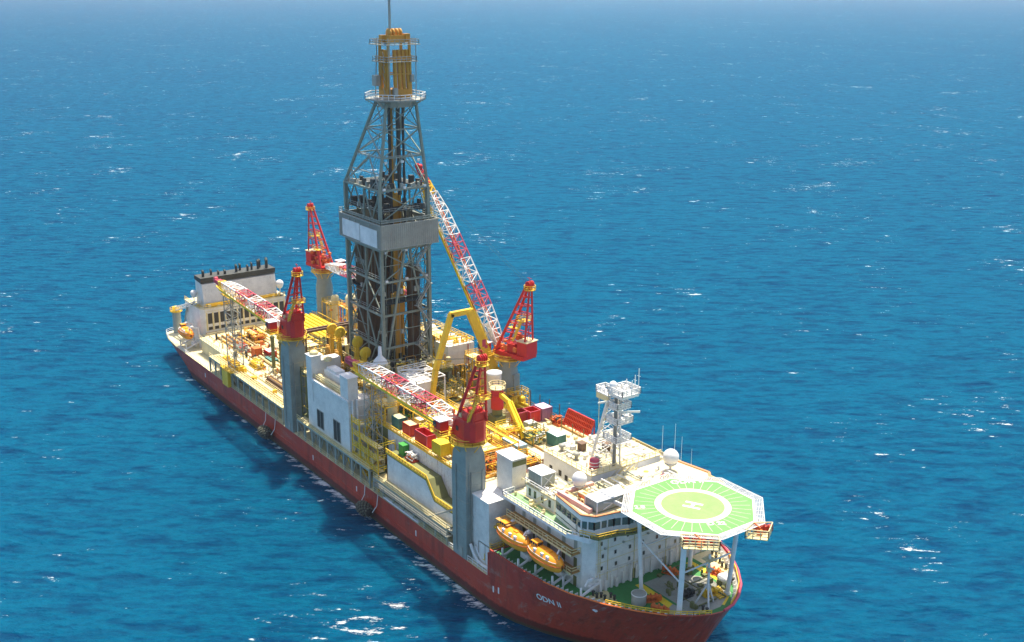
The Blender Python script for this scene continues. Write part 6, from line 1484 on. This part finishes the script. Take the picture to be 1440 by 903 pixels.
# ------------------------------------------------------------------ fenders on hull
def fender(label, x):
    y = -22.6; T = thing('hull_fender', label, 'fender', (x, y, 1.6)); g = G()
    g.lathe((x, y, 2.6), [(.2, -2.7), (.9, -2.3), (1.4, -1.5), (1.5, 0), (1.4, 1.5), (.9, 2.3), (.2, 2.7)], 20, ax='x'); g.build('fender_body', RUBBER, T)
    g = G(); rnd = random.Random(int(x * 7 + 500))
    for i in range(9):
        for j in range(10):
            xx = -2.16 + i * .54; rr = 1.52 * math.sqrt(max(.05, 1 - (xx / 2.75) ** 2)); a_ = 6.283 * (j + .5 * (i % 2)) / 10
            c_ = V((x + xx, y + rr * math.cos(a_), 2.6 + rr * math.sin(a_))); d = V((0, math.cos(a_), math.sin(a_)))
            g.tube(c_ - d * .1, c_ + d * .16, .27, n=7)
    g.build('tyre_net', paint('tyre_rubber', (.10, .11, .08), .8, .6, .2), T)
    g = G(); g.path([(x - 2.6, y + .4, 3.0), (x - 2.2, -21.3, 5), (x - 2.2, -21.1, 7.2)], .1, 5); g.path([(x + 2.8, y + .5, 2.6), (x + 3.6, -21.3, 4.4), (x + 3.9, -21.1, 7.2)], .1, 5); g.build('white_rope', WHITE, T)
fender('dark tyre-netted fender hanging on the hull near the aft red crane', -31)
fender('dark tyre-netted fender hanging on the hull below the scaffold stairs', 24.6)

# ------------------------------------------------------------------ denser pipework over the middle decks
def by_label(frag): return [o for o in COL.objects if frag in str(o.get('label', ''))][0]
md = by_label('long white-walled module'); td = by_label('crowded cream tensioner'); df = by_label('drill floor platform'); pb = by_label('raised port platform'); ac = AC
for k_, m_ in enumerate((YEL, CREAM, YELB, ORG_, GREY)):
    pipenet(20, 58, -11, 1, 20, 16, 400 + k_, 3.2, (.09, .12, .16)).build('deck_pipework', m_, md)
    pipenet(-16, 13.5, -14.2, -8.9, 22, 16, 420 + k_, 4.5, (.09, .13, .18), .55).build('deck_pipework', m_, td)
    pipenet(7.5, 12.4, -8.3, 9.2, 27, 8, 440 + k_, 3.4, (.08, .12), .3).build('floor_pipework', m_, df)
    pipenet(-13, 13, 11, 20, 20, 14, 460 + k_, 7, (.1, .14, .2), .55).build('platform_pipework', m_, pb)
for k_, m_ in enumerate((WHITE, CREAM, GREY)):
    pipenet(66.5, 95, 14.2, 20.4, 23.1, 9, 480 + k_, 1.0).build('roof_pipework', m_, ac)
    pipenet(72.5, 84, -13.8, -6, 25.8, 4, 490 + k_, .7).build('roof_pipework', m_, ac)
    pipenet(86, 95, -13, 3, 27.78, 6, 494 + k_, .8).build('roof_pipework', m_, ac)
# overhead yellow walkway frames across the pipe deck
g = G()
for x in (19, 27, 34, 41, 48, 55):
    for y in (-10.6, -1.0): g.bar((x, y, 20), (x, y, 24.4), .2)
    g.bar((x, -10.6, 24.4), (x, -1.0, 24.4), .2)
for y in (-10.6, -1.0): g.bar((19, y, 24.4), (55, y, 24.4), .2); g.rail([(19, y, 24.4), (55, y, 24.4)], 1.0, 2.0, .055)
g.box(19, 55, -2.0, -1.0, 24.4, 24.5); g.build('overhead_frame', YEL, md)
g = G()
for y in (-19.6, -18.9, -18.2): g.tube((-73, y, 12.0), (-24, y, 12.0), .14, n=6)
for x in range(-72, -24, 4): g.box(x, x + .2, -19.9, -17.9, 11.7, 11.95)
g.build('gallery_pipework', CREAM, SHIP)
g = G(); rnd = random.Random(77)
for k in range(46):
    x = rnd.uniform(-72, 56)
    if -22 < x < -15: continue
    g.cut('gallery_locker'); s_ = rnd.uniform(.5, 1.3); g.box(x, x + s_, -18.4, -17.4, 7.05 if x > 0 else 11.72, (7.05 if x > 0 else 11.72) + rnd.uniform(.6, 1.6))
g.cut(); g.build('gallery_locker', YEL, SHIP)
